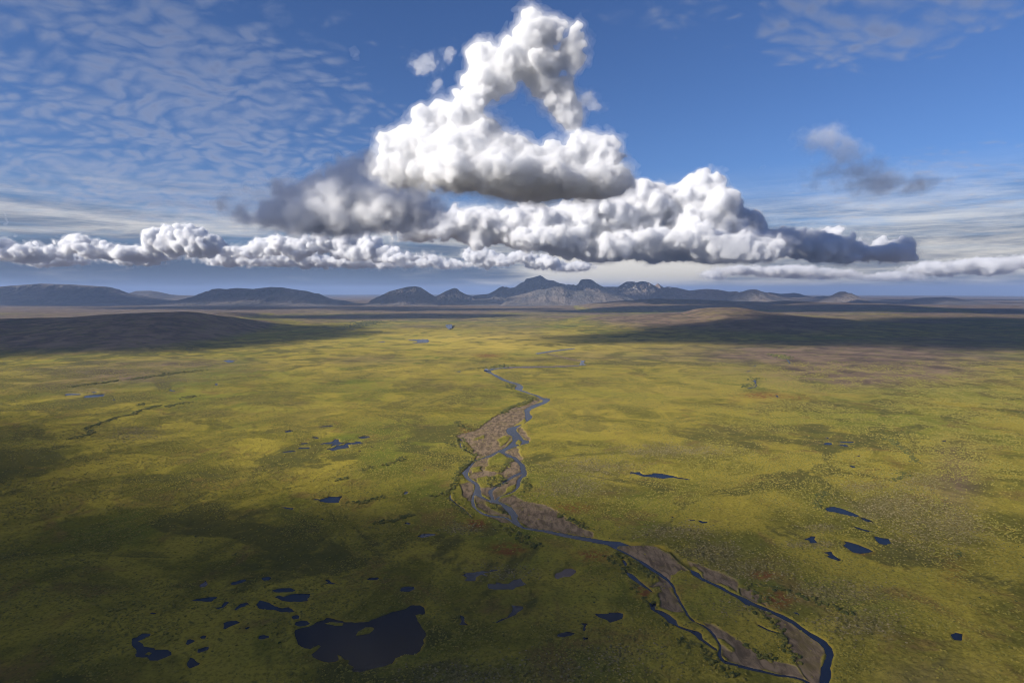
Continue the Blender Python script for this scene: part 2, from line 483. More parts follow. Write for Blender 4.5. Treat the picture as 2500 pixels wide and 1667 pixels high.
GRAVEL = [
    T(ZA, (1340,630),(1450,650),(1350,705),(1200,785),(1215,900),(1050,1000),(970,1060),(1050,1150),(940,1275),(760,1360),(590,1410),(580,1380),(540,1310),(430,1230),(330,1110),(420,1090),(570,1060),(700,960),(860,850),(940,810),(1040,760),(1180,740),(1280,700)),
    T(ZA, (1100,1010),(1160,1000),(1220,1070),(1285,1170),(1260,1190),(1150,1110)),
    T(ZA, (960,1320),(1110,1250),(1140,1330),(1190,1410),(1165,1440),(1100,1390),(1030,1360)),
    T(ZA, (1010,440),(1060,450),(1110,478),(1070,500),(1040,480)),
    T(ZB, (600,110),(840,30),(930,40),(1100,130),(1165,215),(1190,285),(1100,470),(880,590),(790,640),(650,530),(600,390),(490,320),(500,220)),
    T(ZB, (400,430),(480,400),(550,420),(560,520),(540,650),(480,640),(400,560)),
    T(ZB, (560,570),(650,590),(790,650),(960,750),(1050,880),(970,840),(760,810),(590,720)),
    T(ZB, (880,620),(1050,560),(1200,640),(1500,700),(1760,870),(2000,1000),(2091,1040),(2091,1110),(1700,1045),(1310,985),(1140,910),(1130,830),(1030,710)),
    T(ZB, (740,840),(950,860),(1070,930),(900,910)),
    T(ZC, (400,258),(560,243),(720,238),(860,285),(970,370),(1060,440),(1110,490),(1040,480),(960,530),(930,575),(770,460),(560,330)),
    T(ZC, (1090,390),(1250,440),(1400,500),(1580,590),(1580,700),(1420,615),(1360,600),(1270,560),(1180,450)),
    T(ZC, (740,640),(820,590),(900,620),(960,690),(1020,800),(1080,900),(960,870),(830,830),(850,760),(820,680)),
    T(ZC, (780,520),(850,560),(930,600),(960,660),(900,640),(830,580)),
    T(ZD, (550,835),(640,860),(820,945),(1000,1055),(1170,1175),(1245,1280),(1190,1410),(1180,1640),(1130,1600),(1020,1500),(960,1360),(850,1180),(800,1080),(780,1010),(640,910)),
    T(ZD, (390,640),(460,650),(560,660),(660,780),(720,850),(560,790),(430,720)),
    T(ZD, (60,990),(220,1030),(400,1150),(560,1270),(700,1350),(870,1370),(960,1400),(1040,1540),(800,1480),(530,1425),(300,1360),(240,1290),(250,1230),(200,1130),(120,1040)),
    T(ZA, (1480,60),(1700,108),(1850,142),(1960,160),(1930,170),(1840,160),(1690,122),(1470,72)),
    T(ZA, (900,245),(1000,235),(1900,215),(1900,232),(1000,262)),
]
VEGETATED = [
    T(ZB, (750,100),(880,25),(960,50),(1010,110),(960,190),(890,265),(790,265),(700,255),(740,180)),
    T(ZB, (605,350),(720,320),(790,370),(780,440),(690,480),(640,470),(610,410)),
    T(ZB, (780,330),(880,290),(930,340),(910,410),(820,450),(785,420)),
    T(ZB, (980,470),(1100,420),(1100,470),(1030,520),(970,535)),
    T(ZB, (690,650),(770,645),(880,740),(960,790),(900,800),(790,750)),
    T(ZB, (520,220),(580,210),(660,200),(650,260),(560,280)),
    T(ZA, (860,1170),(940,1120),(1030,1130),(1000,1180),(900,1260)),
    T(ZA, (400,1180),(480,1200),(560,1300),(500,1290),(420,1230)),
    T(ZA, (560,1150),(680,1110),(700,1140),(580,1170)),
    T(ZC, (960,520),(1040,480),(1120,500),(1150,540),(1000,600)),
    T(ZC, (770,650),(830,640),(835,700),(800,700)),
    T(ZD, (200,1130),(280,1150),(400,1270),(330,1270),(240,1190)),
    T(ZD, (700,1300),(800,1330),(790,1360),(720,1340)),
]
G_SMALL = 'small dark pools in the left foreground'
PONDS = [  # zoom, outline, material, label
    (P5, [(380,975),(440,960),(500,915),(560,908),(620,915),(600,945),(520,985),(450,1010),(520,1040),(530,1080),(640,1090),(680,1115),(820,1120),(880,1150),(885,1185),(800,1220),(700,1262),(600,1255),(570,1215),(500,1215),(430,1210),(415,1180),(440,1160),(430,1110),(385,1080),(375,1020)], 0, 'black hooked pond with one grassy islet, lowest at left'),
    (P5, [(1060,1040),(1080,1000),(1125,985),(1185,1005),(1140,1035),(1090,1058)], 0, 'small black pool right of the hooked pond, above two others'),
    (P5, [(1195,1155),(1225,1110),(1310,1085),(1355,1080),(1360,1110),(1300,1140),(1240,1160)], 0, 'slanting oval black pool with pale rim, right of the hooked pond'),
    (P5, [(1075,1330),(1080,1280),(1110,1250),(1120,1215),(1160,1230),(1200,1275),(1245,1290),(1220,1320),(1160,1340),(1110,1360)], 0, 'three-cornered black pool right of and below the hooked pond'),
    (P5, [(1240,960),(1280,938),(1330,945),(1310,975),(1260,980)], 0, 'tiny dim pool above the two small black pools beside the hooked pond'),
    (P5, [(1990,970),(2000,945),(2060,930),(2120,940),(2130,965),(2060,985),(2010,985)], 0, 'small oblong black pool left of the largest pond'),
    (P5, [(1535,855),(1560,810),(1540,780),(1590,760),(1680,752),(1700,745),(1765,775),(1700,795),(1620,830),(1570,855)], 0, 'flag-shaped black pool with ragged edge, upper left of the largest pond'),
    (P5, [(1675,610),(1720,570),(1760,535),(1840,515),(1880,540),(1830,565),(1760,580),(1710,620)], 0, 'slim curved black pool left of the long dark pond with tapered tail'),
    (P5, [(1415,603),(1520,570),(1560,510),(1610,505),(1600,535),(1550,580),(1480,603)], 0, 'boot-shaped black pool, second in a row of slanting pools'),
    (P5, [(1110,490),(1200,470),(1280,465),(1350,450),(1450,445),(1490,440),(1450,470),(1390,505),(1320,510),(1200,500)], 0, 'long thin fish-shaped black pool at the left end of its row'),
    (P5, [(1635,285),(1660,260),(1750,235),(1830,220),(1840,240),(1790,265),(1680,295)], 0, 'slim leaf-shaped black pool above the row of slanting pools'),
    (P5, [(2025,215),(2050,200),(2120,185),(2160,205),(2120,235),(2060,245)], 0, 'small round-ended black pool right of the slim leaf-shaped one'),
    (P5, [(1235,300),(1290,265),(1310,240),(1340,290),(1310,320),(1250,328)], 1, 'dull purple-brown triangular pool, left of the slim leaf-shaped pool'),
    (P5, [(590,650),(640,646),(700,663),(650,672)], 0, 'thin dark sliver of water in dim grass near the left edge'),
    (P5, [(1820,850),(1860,825),(1890,835),(1850,862)], 0, 'tiny dark pool right of the flag-shaped pool'),
    (P6, [(70,365),(150,340),(230,332),(320,335),(380,368),(330,385),(200,390),(100,388)], 0, 'lens-shaped dark pond, upper of two stacked ponds'),
    (P6, [(110,445),(160,430),(220,445),(300,415),(400,403),(560,405),(560,440),(530,470),(535,500),(400,512),(280,510),(200,490)], 0, 'whale-shaped dark pond, lower of two stacked ponds'),
    (P6, [(-130,545),(-80,490),(-10,505),(60,535),(150,580),(210,590),(290,578),(370,632),(300,645),(200,640),(100,610),(0,610),(-80,600)], 0, 'long dark pond with tapered tail, left below the two stacked ponds'),
    (P6, [(325,720),(340,690),(380,675),(425,690),(420,720),(350,735)], 0, 'little round black pool just above the oval one beside the largest pond'),
    (P6, [(360,800),(380,765),(450,748),(520,755),(565,780),(500,815),(420,825)], 0, 'oval black pool touching the upper left corner of the largest pond'),
    (P6, [(360,900),(370,865),(450,845),(540,825),(600,800),(650,760),(740,745),(760,715),(800,710),(900,740),(980,750),(1000,770),(1090,765),(1130,775),(1300,765),(1350,735),(1480,690),(1620,635),(1780,600),(1850,555),(1960,550),(2020,590),(2030,650),(2000,675),(1960,665),(1905,680),(1930,750),(1980,830),(2050,910),(2000,990),(2020,1040),(1980,1090),(1970,1130),(1900,1180),(1760,1185),(1650,1230),(1600,1300),(1480,1335),(1330,1370),(1210,1405),(1110,1400),(1085,1380),(1110,1340),(1040,1300),(1060,1255),(1000,1245),(960,1200),(910,1180),(930,1250),(880,1275),(790,1285),(680,1260),(600,1215),(580,1180),(650,1120),(695,1075),(670,1058),(560,1115),(490,1100),(410,1060),(385,990),(360,940)], 2, 'largest pond, dark grey-brown with bays, spits and a grassy islet'),
    (P6, [(1275,230),(1320,205),(1420,198),(1440,215),(1400,235),(1320,232)], 0, 'small dark bean-shaped pool right of the splayed three-armed one'),
    (P6, [(725,275),(780,265),(755,225),(790,225),(830,260),(895,275),(860,283)], 0, 'splayed three-armed dark pool above the largest pond'),
    (P6, [(1705,365),(1730,325),(1800,310),(1880,315),(1895,345),(1830,380),(1740,388)], 0, 'neat oval dark pond above the right end of the largest pond'),
    (P7, [(350,245),(430,220),(500,212),(600,198),(680,208),(700,185),(790,182),(780,195),(700,212),(620,225),(680,270),(590,240),(535,265),(520,315),(440,318),(400,305),(430,280),(380,255)], 0, 'ragged slate-blue pond with arms, left of the brown pool'),
    (P7, [(660,345),(750,350),(760,325),(840,345),(900,348),(960,300),(1040,290),(1070,330),(1110,350),(1050,375),(980,390),(960,412),(780,415),(670,405)], 0, 'saddle-shaped slate-blue pond just below the ragged one with arms'),
    (P7, [(1435,255),(1440,230),(1510,205),(1550,175),(1620,170),(1680,195),(1670,220),(1600,265),(1540,265),(1470,290),(1440,280)], 1, 'kidney-shaped brown peaty pool ringed by bright grass'),
    (P7, [(330,820),(360,790),(350,750),(340,700),(400,730),(395,780),(445,820),(380,815)], 0, 'upright hourglass-shaped dark pool right of the largest pond'),
    (P7, [(750,795),(800,760),(880,730),(940,670),(945,620),(935,588),(990,600),(1070,605),(1070,630),(1010,670),(990,700),(900,735),(780,790)], 0, 'dark pool with a long thin tail, below the saddle-shaped pond'),
    (P7, [(1895,690),(1950,690),(2050,690),(2060,675),(2160,672),(2225,690),(2205,745),(2140,770),(2070,795),(2030,765),(1960,735),(1910,710)], 0, 'dark fish-shaped pond by an ochre patch, left of the river fork'),
    (P7, [(1460,945),(1480,920),(1580,895),(1690,915),(1620,940),(1540,960),(1475,955)], 0, 'dark lens-shaped pool, lower left of the fish-shaped pond'),
    (P7, [(1735,800),(1780,795),(1820,800),(1785,830),(1785,880),(1765,895),(1750,860),(1765,825)], 0, 'small T-shaped dark pool between the fish-shaped and lens-shaped pools'),
    (P7, [(1755,955),(1820,965),(1810,985),(1770,985)], 0, 'tiny dark pool below the T-shaped one'),
    (P8, [(290,855),(330,835),(390,832),(480,855),(560,885),(670,935),(630,945),(520,925),(430,900),(330,885)], 0, 'long blue pond slanting down above a bright green strip'),
    (P8, [(665,948),(720,955),(800,985),(830,1010),(760,1000),(700,975)], 0, 'narrow blue pool carrying on from the tip of the long slanting pond'),
    (P8, [(825,1150),(900,1170),(985,1182),(1015,1235),(950,1250),(880,1235),(845,1200)], 0, 'deep blue four-sided pond at the end of the bright green strip'),
    (P8, [(480,1205),(560,1220),(650,1245),(760,1290),(820,1325),(760,1335),(670,1348),(590,1330),(530,1285),(485,1255),(525,1235)], 0, 'teardrop-shaped blue pond below the bright green strip'),
    (P8, [(50,1185),(110,1170),(125,1150),(190,1155),(170,1185),(205,1230),(130,1232),(110,1200)], 0, 'star-shaped blue pool left of the teardrop-shaped pond'),
    (P8, [(265,1330),(360,1322),(365,1345),(400,1375),(470,1412),(440,1425),(360,1400),(310,1380),(340,1360)], 0, 'zigzag blue pool lower left of the teardrop-shaped pond'),
    (P8, [(575,1038),(640,1056),(740,1086),(820,1103),(760,1106),(650,1080)], 0, 'thin curved sliver of water along the bright green strip'),
    (P8, [(270,140),(320,130),(380,145),(340,160),(290,155)], 0, 'left pond of a blue cluster of three on the right plain'),
    (P8, [(440,128),(500,118),(600,120),(600,138),(540,138),(460,135)], 0, 'upper pond of a blue cluster of three on the right plain'),
    (P8, [(405,150),(500,152),(570,172),(500,174)], 0, 'lower pond of a blue cluster of three on the right plain'),
    (P8, [(545,380),(600,388),(635,396),(590,408)], 0, 'small blue wedge-shaped pool, lone below the cluster of three'),
    (P8, [(615,280),(685,270),(680,283),(620,288)], 0, 'small blue pool between the cluster of three and the wedge'),
    (P8, [(285,74),(350,76),(320,90)], 0, 'tiny blue pool just above the cluster of three'),
    (P8, [(1560,118),(1615,105),(1610,130)], 0, 'bright blue speck of water at the far right of the green plain'),
    ((0, 0, 1), [(2322,1547),(2333,1543),(2350,1546),(2348,1562),(2330,1561)], 0, 'dark blue pool at the lower right edge'),
    (Z1, [(535,1045),(580,1025),(630,1035),(700,1015),(760,995),(850,1000),(915,992),(910,1010),(880,1050),(880,1078),(740,1082),(640,1062),(620,1045)], 0, 'axe-head-shaped blue pond alone on the plain left of the river'),
    (Z1, [(690,388),(760,385),(820,370),(850,350),(940,340),(960,320),(1000,310),(1080,310),(1100,295),(1170,295),(1150,310),(1220,328),(1100,330),(990,340),(1005,378),(920,390),(800,415),(740,400)], 0, 'largest, long-armed blue pond of the cluster left of the river'),
    (Z1, [(620,340),(680,315),(790,300),(830,265),(875,270),(870,300),(945,320),(880,340),(770,362),(800,330),(700,330)], 0, 'blue pond touching the long-armed one from above'),
    (Z1, [(1110,245),(1180,230),(1260,228),(1275,245),(1220,258),(1170,265)], 0, 'oval blue pond with pale right rim, upper right of its cluster'),
    (Z1, [(340,380),(400,370),(510,370),(500,390),(380,390)], 0, 'flat oblong blue pond with pale right tip, left of its cluster'),
    (Z1, [(145,434),(230,418),(300,410),(335,425),(260,434)], 0, 'thin blue pond lower left of the flat oblong one'),
    (Z1, [(530,245),(570,233),(625,250),(600,264)], 0, 'small blue lens above the left end of the cluster'),
    (Z1, [(165,172),(250,153),(300,156),(270,178),(200,182)], 0, 'blue wedge-shaped pool left of and above the small blue lens'),
    (Z1, [(570,110),(700,98),(790,91),(815,100),(720,112)], 0, 'very thin blue pool, topmost above the cluster left of the river'),
    (Z1, [(370,323),(470,310),(470,327),(400,333)], 0, 'small blue pool just above the flat oblong one'),
    (Z1, [(1700,955),(1720,935),(1770,932),(1745,965),(1710,972)], 0, 'tiny blue pool beside striped grass just left of the river bend'),
    (Z1, [(120,1140),(190,1130),(260,1148),(300,1143),(270,1167),(190,1148)], 0, 'thin winged dark pool left of and below the axe-head-shaped pond'),
    (Z1, [(1870,1505),(1950,1475),(2030,1465),(2140,1480),(2050,1502),(1940,1527)], 0, 'pale slate pool by grey scrub, below the river bend'),
    (Z1, [(1095,420),(1185,413),(1140,430)], 0, 'small sliver of water below the long-armed pond'),
    (Z1, [(1260,370),(1290,358),(1330,371)], 0, 'small grey-blue pool right of the long-armed pond'),
    (Z1, [(640,1293),(680,1276),(662,1299)], 0, 'tiny blue speck below the axe-head-shaped pond'),
    (Z1, [(1690,1340),(1750,1328),(1810,1345),(1770,1356)], 0, 'tiny grey pool above the pale slate one'),
    (Z4, [(445,430),(480,395),(540,405),(640,400),(660,430),(730,455),(860,445),(920,420),(1060,430),(1180,455),(1290,475),(1390,505),(1560,530),(1640,548),(1530,547),(1390,532),(1290,510),(1200,520),(1100,532),(930,510),(720,490),(600,455),(530,435)], 0, 'long eel-shaped blue pond alone on the plain right of the river'),
    (Z4, [(1575,1300),(1650,1313),(1780,1320),(1850,1345),(1945,1350),(1920,1375),(1840,1380),(1760,1335),(1610,1327)], 0, 'thin blue pool shaped like a spoon below the eel-shaped pond'),
    (Z4, [(1240,1243),(1310,1258),(1250,1274)], 0, 'tiny blue pool left of the spoon-shaped one'),
    (Z4, [(1310,925),(1385,928),(1345,944)], 0, 'tiny blue pool midway between the eel-shaped and spoon-shaped ponds'),
    (Z2, [(200,510),(280,490),(420,480),(510,475),(490,510),(360,525),(230,532)], 0, 'broad blue pond at the left edge below the dark hill'),
    (Z2, [(-60,474),(150,476),(175,488),(-60,498)], 0, 'flat blue pond cut by the left edge below the dark hill'),
    (Z2, [(315,450),(360,443),(400,455),(345,464)], 0, 'small blue pool just above the broad one at the left edge'),
    (Z2, [(1415,430),(1440,418),(1525,428),(1500,440)], 0, 'small pale blue pool right of the broad one, on sunlit grass'),
    (Z2, [(580,562),(660,553),(660,569)], 0, 'small blue pool right below the broad one at the left edge'),
    (Z2, [(2065,340),(2100,328),(2140,345),(2100,354)], 0, 'small pale pool on sunlit grass, beside a brown strip'),
    ((150, 500, 2.94), [(1160,1120),(1205,1114),(1250,1125),(1200,1136)], 0, 'pale blue pool on brown moor at the foot of the dark hill'),
    (Z3, [(1130,285),(1250,280),(1420,272),(1460,310),(1430,335),(1200,342),(1290,325),(1280,310),(1180,300)], 0, 'large distant blue pond by the faraway stream'),
    (Z3, [(180,240),(330,235),(440,210),(470,225),(530,240),(430,264),(410,247)], 0, 'distant stretched blue pond, left end of the far row'),
    (Z3, [(890,215),(960,209),(1000,230),(940,240)], 0, 'distant small blue pond midway along the far row'),
    (Z3, [(1030,144),(1180,141),(1170,152),(1060,153)], 0, 'distant thin blue pond, highest of the far row'),
    (Z3, [(700,326),(800,316),(830,328)], 0, 'distant thin dark-blue pool left of the large distant pond'),
    (Z3, [(1830,750),(1910,744),(1900,760)], 0, 'small pale pool left of the river hairpin'),
    (Z5, [(870,970),(920,975),(980,1030),(920,1008)], 0, 'blue pool at the right end of a rusty peat strip'),
]
ISLETS = [
    (T(P5, (540,1180),(590,1150),(640,1160),(600,1192)), 'tiny pale grassy islet in the black hooked pond'),
    (T(P6, (1140,940),(1170,890),(1270,830),(1370,840),(1365,880),(1310,920),(1200,930)), 'oval grassy islet out in the largest pond'),
    (T(P6, (740,785),(850,768),(990,780),(980,808),(880,812),(800,802)), 'thin grassy bar along the far shore of the largest pond'),
]
MOOR = [(2130,905,250,40,1.5),(2335,1165,60,75,1),(2050,866,360,28,1.5),(2300,860,250,50,.8),(300,918,170,24,.9),(420,890,200,14,.7),(170,940,120,22,.7),(1460,870,120,14,.35),(1175,1140,0,0,0),(880,880,110,9,.45),(2290,1650,130,40,.4)]  # brown moor; right-hand patches strengthened so their colour carries the hill shadow forward
RUST = [(1160,1278,26,12,1),(1240,1342,36,14,1),(1450,1357,42,12,.9),(1570,1445,20,14,1),(1865,1405,30,9,.9),(1860,966,55,7,1),(1940,970,45,7,.5),(2330,1400,30,40,.3),(1400,1240,60,12,.6),(1350,1000,0,0,0),(1190,868,30,5,.8),(1900,1465,40,22,.8),(1140,1050,14,8,.9),(2105,1350,20,5,1)]
DRY = [(2190,1240,110,32,1),(2290,1290,90,50,1),(2240,1180,60,18,.6),(1400,1190,70,25,.8),(1450,1140,90,20,.6),(1640,1300,80,16,1),(1740,1350,70,22,1),(1830,1390,90,25,.9),(2040,1450,110,28,.9),(2100,1520,90,40,.7),(1110,1650,110,28,1.2),(1230,1400,70,16,.6),(1130,1290,40,12,.9),(1640,1100,120,14,.7),(1980,1330,60,8,.9),(2000,1290,40,9,.8),(1350,1640,200,30,.4),(1500,1600,90,30,.5),(330,1060,60,14,.6),(2110,1190,50,10,.8),(1850,1480,80,25,.6),(260,905,200,10,.5)]
GREEN = [(2060,1278,75,14,1),(2170,1310,0,0,0),(2210,1180,18,8,.9),(1380,1060,120,40,.4),(700,1000,160,40,.3)]
BUSHLINES = [
    T(Z2, (0,1140),(150,1090),(330,1050),(240,970),(400,920),(520,880),(700,810),(900,780),(960,740),(1150,680),(1310,650)),
    T(Z2, (1410,665),(1530,635),(1740,600)), T(Z2, (1670,545),(1720,515),(1820,510)), T(Z2, (970,655),(1080,620)), T(Z2, (0,385),(400,330),(700,290)), T(Z2, (900,270),(1200,230),(1500,185),(1850,150)),
    T(ZA, (930,830),(1010,765),(1060,745),(1140,720),(1230,700),(1330,640)), T(ZA, (1020,460),(1080,510)), T(ZA, (385,1150),(385,1250),(470,1310),(570,1370)), T(ZA, (330,940),(430,1010),(520,1050)), T(ZA, (220,1215),(310,1260)), T(ZA, (690,255),(850,245),(990,215)),
    T(ZB, (560,120),(480,180),(380,260),(340,340),(330,400),(270,500),(210,550)), T(ZB, (1010,90),(1020,130),(960,210),(890,270)), T(ZB, (930,340),(920,400),(800,460)), T(ZB, (780,340),(785,430)), T(ZB, (50,600),(170,550)), T(ZB, (1150,400),(1190,380),(1250,460),(1190,530)), T(ZB, (800,680),(900,770),(970,810)), T(ZB, (250,600),(400,740),(500,840)), T(ZB, (860,960),(1000,1010),(1250,1140)), T(ZB, (1100,1120),(1250,1190),(1420,1250)), T(ZB, (1650,820),(1850,920),(2050,1010)),
    T(P8, (190,850),(200,790),(280,670)), T(P8, (1050,550),(1130,520),(1170,470)), T(P8, (990,90),(1050,150),(1200,250),(1280,360)), T(P8, (1700,1380),(1767,1340)),
    T(ZC, (990,1160),(1110,1215),(1240,1240),(1300,1340),(1400,1420),(1580,1520)), T(ZC, (300,360),(400,410),(480,460),(520,530)), T(ZC, (570,610),(600,680)), T(ZC, (690,750),(760,860)), T(ZC, (420,330),(600,420),(780,560)), T(ZC, (880,1000),(1000,1010)),
    T(ZD, (800,1010),(800,1100),(870,1200),(950,1350)), T(ZD, (560,850),(700,940),(790,1000)), T(ZD, (460,1190),(600,1290),(760,1370)), T(ZD, (450,640),(560,690),(640,780)), T(ZD, (500,620),(800,660),(1200,800),(1500,900)),
    T(Z5, (850,200),(960,230),(1050,260),(1100,280)), T(Z5, (400,690),(540,660)), T(Z5, (300,830),(340,790),(430,770)),
    T(Z1, (1180,680),(1280,625)), T(Z1, (1480,600),(1560,570),(1700,510)), T(Z1, (880,800),(1000,760)), T(Z1, (1000,1090),(1200,1080),(1450,1000)), T(Z1, (1300,1350),(1600,1300),(1850,1230)),
    T(Z3, (350,110),(500,70),(640,25)),
]

# ------------------------------------------------------------------ the plain: one sheet, finer where the camera is near it
u = np.concatenate([-np.geomspace(1.9, 0.90, 60), np.linspace(-0.895, 0.895, 1420), np.geomspace(0.90, 1.9, 60)])
rows = []
sv = 1.30
while sv > H / 56000.0:
    rows.append(sv)
    sv -= max(min(0.00125 if sv < 0.68 else 0.01, 0.022 * sv), 0.00006)
inv_y = np.array(rows)
Yr = H / inv_y
NR, NC = len(Yr), len(u)
X = (Yr[:, None] * u[None, :]).astype(np.float64)
Y = np.repeat(Yr[:, None], NC, 1)
PX, PY = project(X, Y, 0.0 * X)


def splat(blobs, sx=1.0):
    r = np.zeros(PX.shape, np.float32)
    for cx, cy, rx, ry, s in blobs:
        if rx:
            r = np.maximum(r, s * np.exp(-((PX - cx) / rx) ** 2 - ((PY - cy) / ry) ** 2))
    return r


def world_poly(poly):
    return [ground_pt(*p) for p in poly]


sd_water = np.full(PX.shape, 40.0, np.float32)                 # metres to the nearest shore, negative in water


def stamp(wp, arr, sign):
    """Lower ARR to the signed distance (metres) of the world polygon WP; sign -1 raises it (an islet)."""
    xs, ys = [p[0] for p in wp], [p[1] for p in wp]
    mg = 40.0
    r0, r1 = np.searchsorted(Yr, [min(ys) - mg, max(ys) + mg])
    r0, r1 = max(r0 - 1, 0), min(r1 + 1, NR)
    if r1 <= r0:
        return
    xa, ya = X[r0:r1], Y[r0:r1]
    k = (xa > min(xs) - mg) & (xa < max(xs) + mg)
    if not k.any():
        return
    d = edge_dist(xa[k], ya[k], wp)
    ins = in_poly(xa[k], ya[k], wp)
    sd = np.where(ins, -d, d)
    sub = arr[r0:r1]
    sub[k] = np.minimum(sub[k], sd) if sign > 0 else np.maximum(sub[k], -sd)


pond_world, near_limit = [], 1300.0
for i, (z, pts, mi, label) in enumerate(PONDS):
    wp = world_poly(zoom(*z, pts))
    near = np.mean([p[1] for p in wp])
    wp = rough_outline(wp, 0.5 * near / 500, i, 1.7 * near / 500) if near < near_limit else wp
    pond_world.append((wp, near))
    if near < near_limit:
        stamp(wp, sd_water, 1)
river_world = [rough_outline(world_poly(p), 0.35, 300 + i, 2.0) for i, p in enumerate(RIVER_NEAR)]
for wp in river_world:
    stamp(wp, sd_water, 1)
for p, _l in ISLETS:
    stamp(rough_outline(world_poly(p), 0.4, 9, 1.5), sd_water, -1)
for p in RIVER_ISLETS:
    stamp(world_poly(p), sd_water, -1)
sd_gravel = np.full(PX.shape, 40.0, np.float32)
for i, p in enumerate(GRAVEL):
    stamp(rough_outline(world_poly(p), 1.2, 500 + i, 5.0), sd_gravel, 1)
for i, p in enumerate(VEGETATED):
    stamp(rough_outline(world_poly(p), 1.2, 600 + i, 4.0), sd_gravel, -1)

nz1 = fbm(X, Y, 60, 4, 3)
nz2 = fbm(X, Y, 9, 3, 31)
gravel = sstep(sd_gravel + (nz2 - .5) * 3.5, 0.8, -0.8)
moor = np.clip(splat(MOOR) * (0.55 + 0.9 * nz1), 0, 1)
moor = np.maximum(moor, sstep(Y + (fbm(X, Y, 420, 5, 88) - .5) * 4200 + np.abs(X) * .12, 2900, 6200))
rust = np.clip(splat(RUST) * 1.5, 0, 1)
dry = np.clip(splat(DRY) * (0.2 + 1.7 * fbm(X, Y, 22, 4, 77)) * 1.1, 0, 1) * (1 - gravel)
lush = splat(GREEN)
DARKS = [(927,874,70,8,1),(851,890,45,10,1),(1140,860,90,9,1),(905,910,110,9,.9),(1165,895,70,13,1),(1010,930,60,8,.8),(1110,945,110,12,.9),(1330,880,70,7,.8),(1400,930,110,10,.6),(1650,960,120,9,.6),(1480,985,130,12,.6),(1850,905,100,8,.6),(620,905,60,6,.8),(700,985,90,10,.5),(960,1040,80,8,.5),(900,1085,60,8,.6),(1780,1050,150,14,.5),(2000,1080,140,12,.5),(1950,990,160,9,.6),(520,1010,120,10,.5),(1330,820,60,5,.7),(1600,850,90,5,.7),(1000,800,120,5,.6),(640,1150,120,14,.4),(1560,1200,130,16,.4),(1850,1180,120,14,.4),(720,1290,110,14,.4),(930,1260,70,12,.4),(560,1400,120,16,.5)]
olive = np.clip(splat(DARKS) * 5.5 * (fbm(X, Y * .55, 34, 6, 640, .62) - .30), 0, 1)
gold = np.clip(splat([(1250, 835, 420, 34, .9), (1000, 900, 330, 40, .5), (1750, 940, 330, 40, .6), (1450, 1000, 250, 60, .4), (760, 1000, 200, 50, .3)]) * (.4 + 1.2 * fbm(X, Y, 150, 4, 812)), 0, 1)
shore = np.clip(sd_water, -5, 40)
rim = sstep(shore, 2.6, 0.3) * (0.1 + 0.8 * sstep(fbm(X, Y, 14, 3, 5), .42, .62)) * (1 - gravel * .8)
rim = np.maximum(rim, sstep(np.abs(sd_gravel), 2.4, 0.4) * 0.3 * sstep(nz2, .45, .6) * (1 - gravel))

# string-bog ridges: long low swells that run forward to the right
c45, s45 = math.cos(0.85), math.sin(0.85)
al, ac = X * c45 + Y * s45, -X * s45 + Y * c45
strings = fbm(al / 5.0, ac, 11, 3, 91)
hum = fbm(X, Y, 3.6, 2, 15)
land_w = sstep(shore, 0.4, 5.0)
Z = 0.35 + (hum - .35) * 0.95 * (0.25 + land_w) * (1 - 0.85 * gravel) * (0.55 + .8 * dry)
Z += (strings - .5) * 1.5 * land_w * (1 - gravel) * sstep(Y, 2500, 900)
Z += gravel * (-0.28 + (nz2 - .5) * 0.35)
Z = np.where(sd_water < 8, np.maximum(Z, -0.10), Z)
bank = sstep(shore, 0.0, 0.9 + Y / 1500)
Z = np.where(shore < 0.9 + Y / 1500, -0.10 + (Z + 0.10) * bank, Z)
Z = np.where(sd_water < 0, -0.10 - np.minimum(1.2, -sd_water * 1.6), Z)
far = sstep(Y, 1600, 4200)
Z = Z * (1 - far * .8) + far * (fbm(X, Y, 900, 4, 201) - .5) * 26
Z -= curv(X, Y)
ATTR = dict(gravel=gravel, moor=moor, rust=rust, dry=dry, rim=rim, gold=gold, olive=olive)
ground = mesh_obj('ground', np.stack([X, Y, Z], -1).reshape(-1, 3), grid_faces(NR, NC), LAND, attrs=ATTR)
tag(ground, 'structure')


def lookup(arr, x, y):
    r = np.clip(np.searchsorted(Yr, y), 0, NR - 1)
    c = np.clip(np.searchsorted(u, x / y), 0, NC - 1)
    return arr[r, c]


# the same plain beside and behind the camera, coarse
rr = np.concatenate([[0.0], np.geomspace(60, 57000, 70)])
aa = np.linspace(math.atan(1.9), 2 * math.pi - math.atan(1.9), 90)
RX, RY = rr[:, None] * np.sin(aa)[None, :], rr[:, None] * np.cos(aa)[None, :]
bm = sstep(fbm(RX, RY, 3000, 4, 88), .4, .6)
co_r = np.stack([RX, RY, 0.35 - curv(RX, RY)], -1).reshape(-1, 3)
fc_r = grid_faces(len(rr), len(aa))
near = np.array([(0, 0, .35), (-1.9 * Yr[0], Yr[0], .35), (1.9 * Yr[0], Yr[0], .35)])
nb = len(co_r)
zero = np.zeros(nb + 4)
back = mesh_obj('ground', np.concatenate([co_r, near, [(0, Yr[0], .35)]]), np.concatenate([fc_r, [[nb, nb + 2, nb + 3, nb + 1]]]), LAND,
                attrs=dict(gravel=zero, moor=np.concatenate([bm.ravel() * sstep(np.hypot(RX, RY), 1500, 5000).ravel(), [0, 0, 0, 0]]), rust=zero, dry=zero, rim=zero))
tag(back, 'structure')

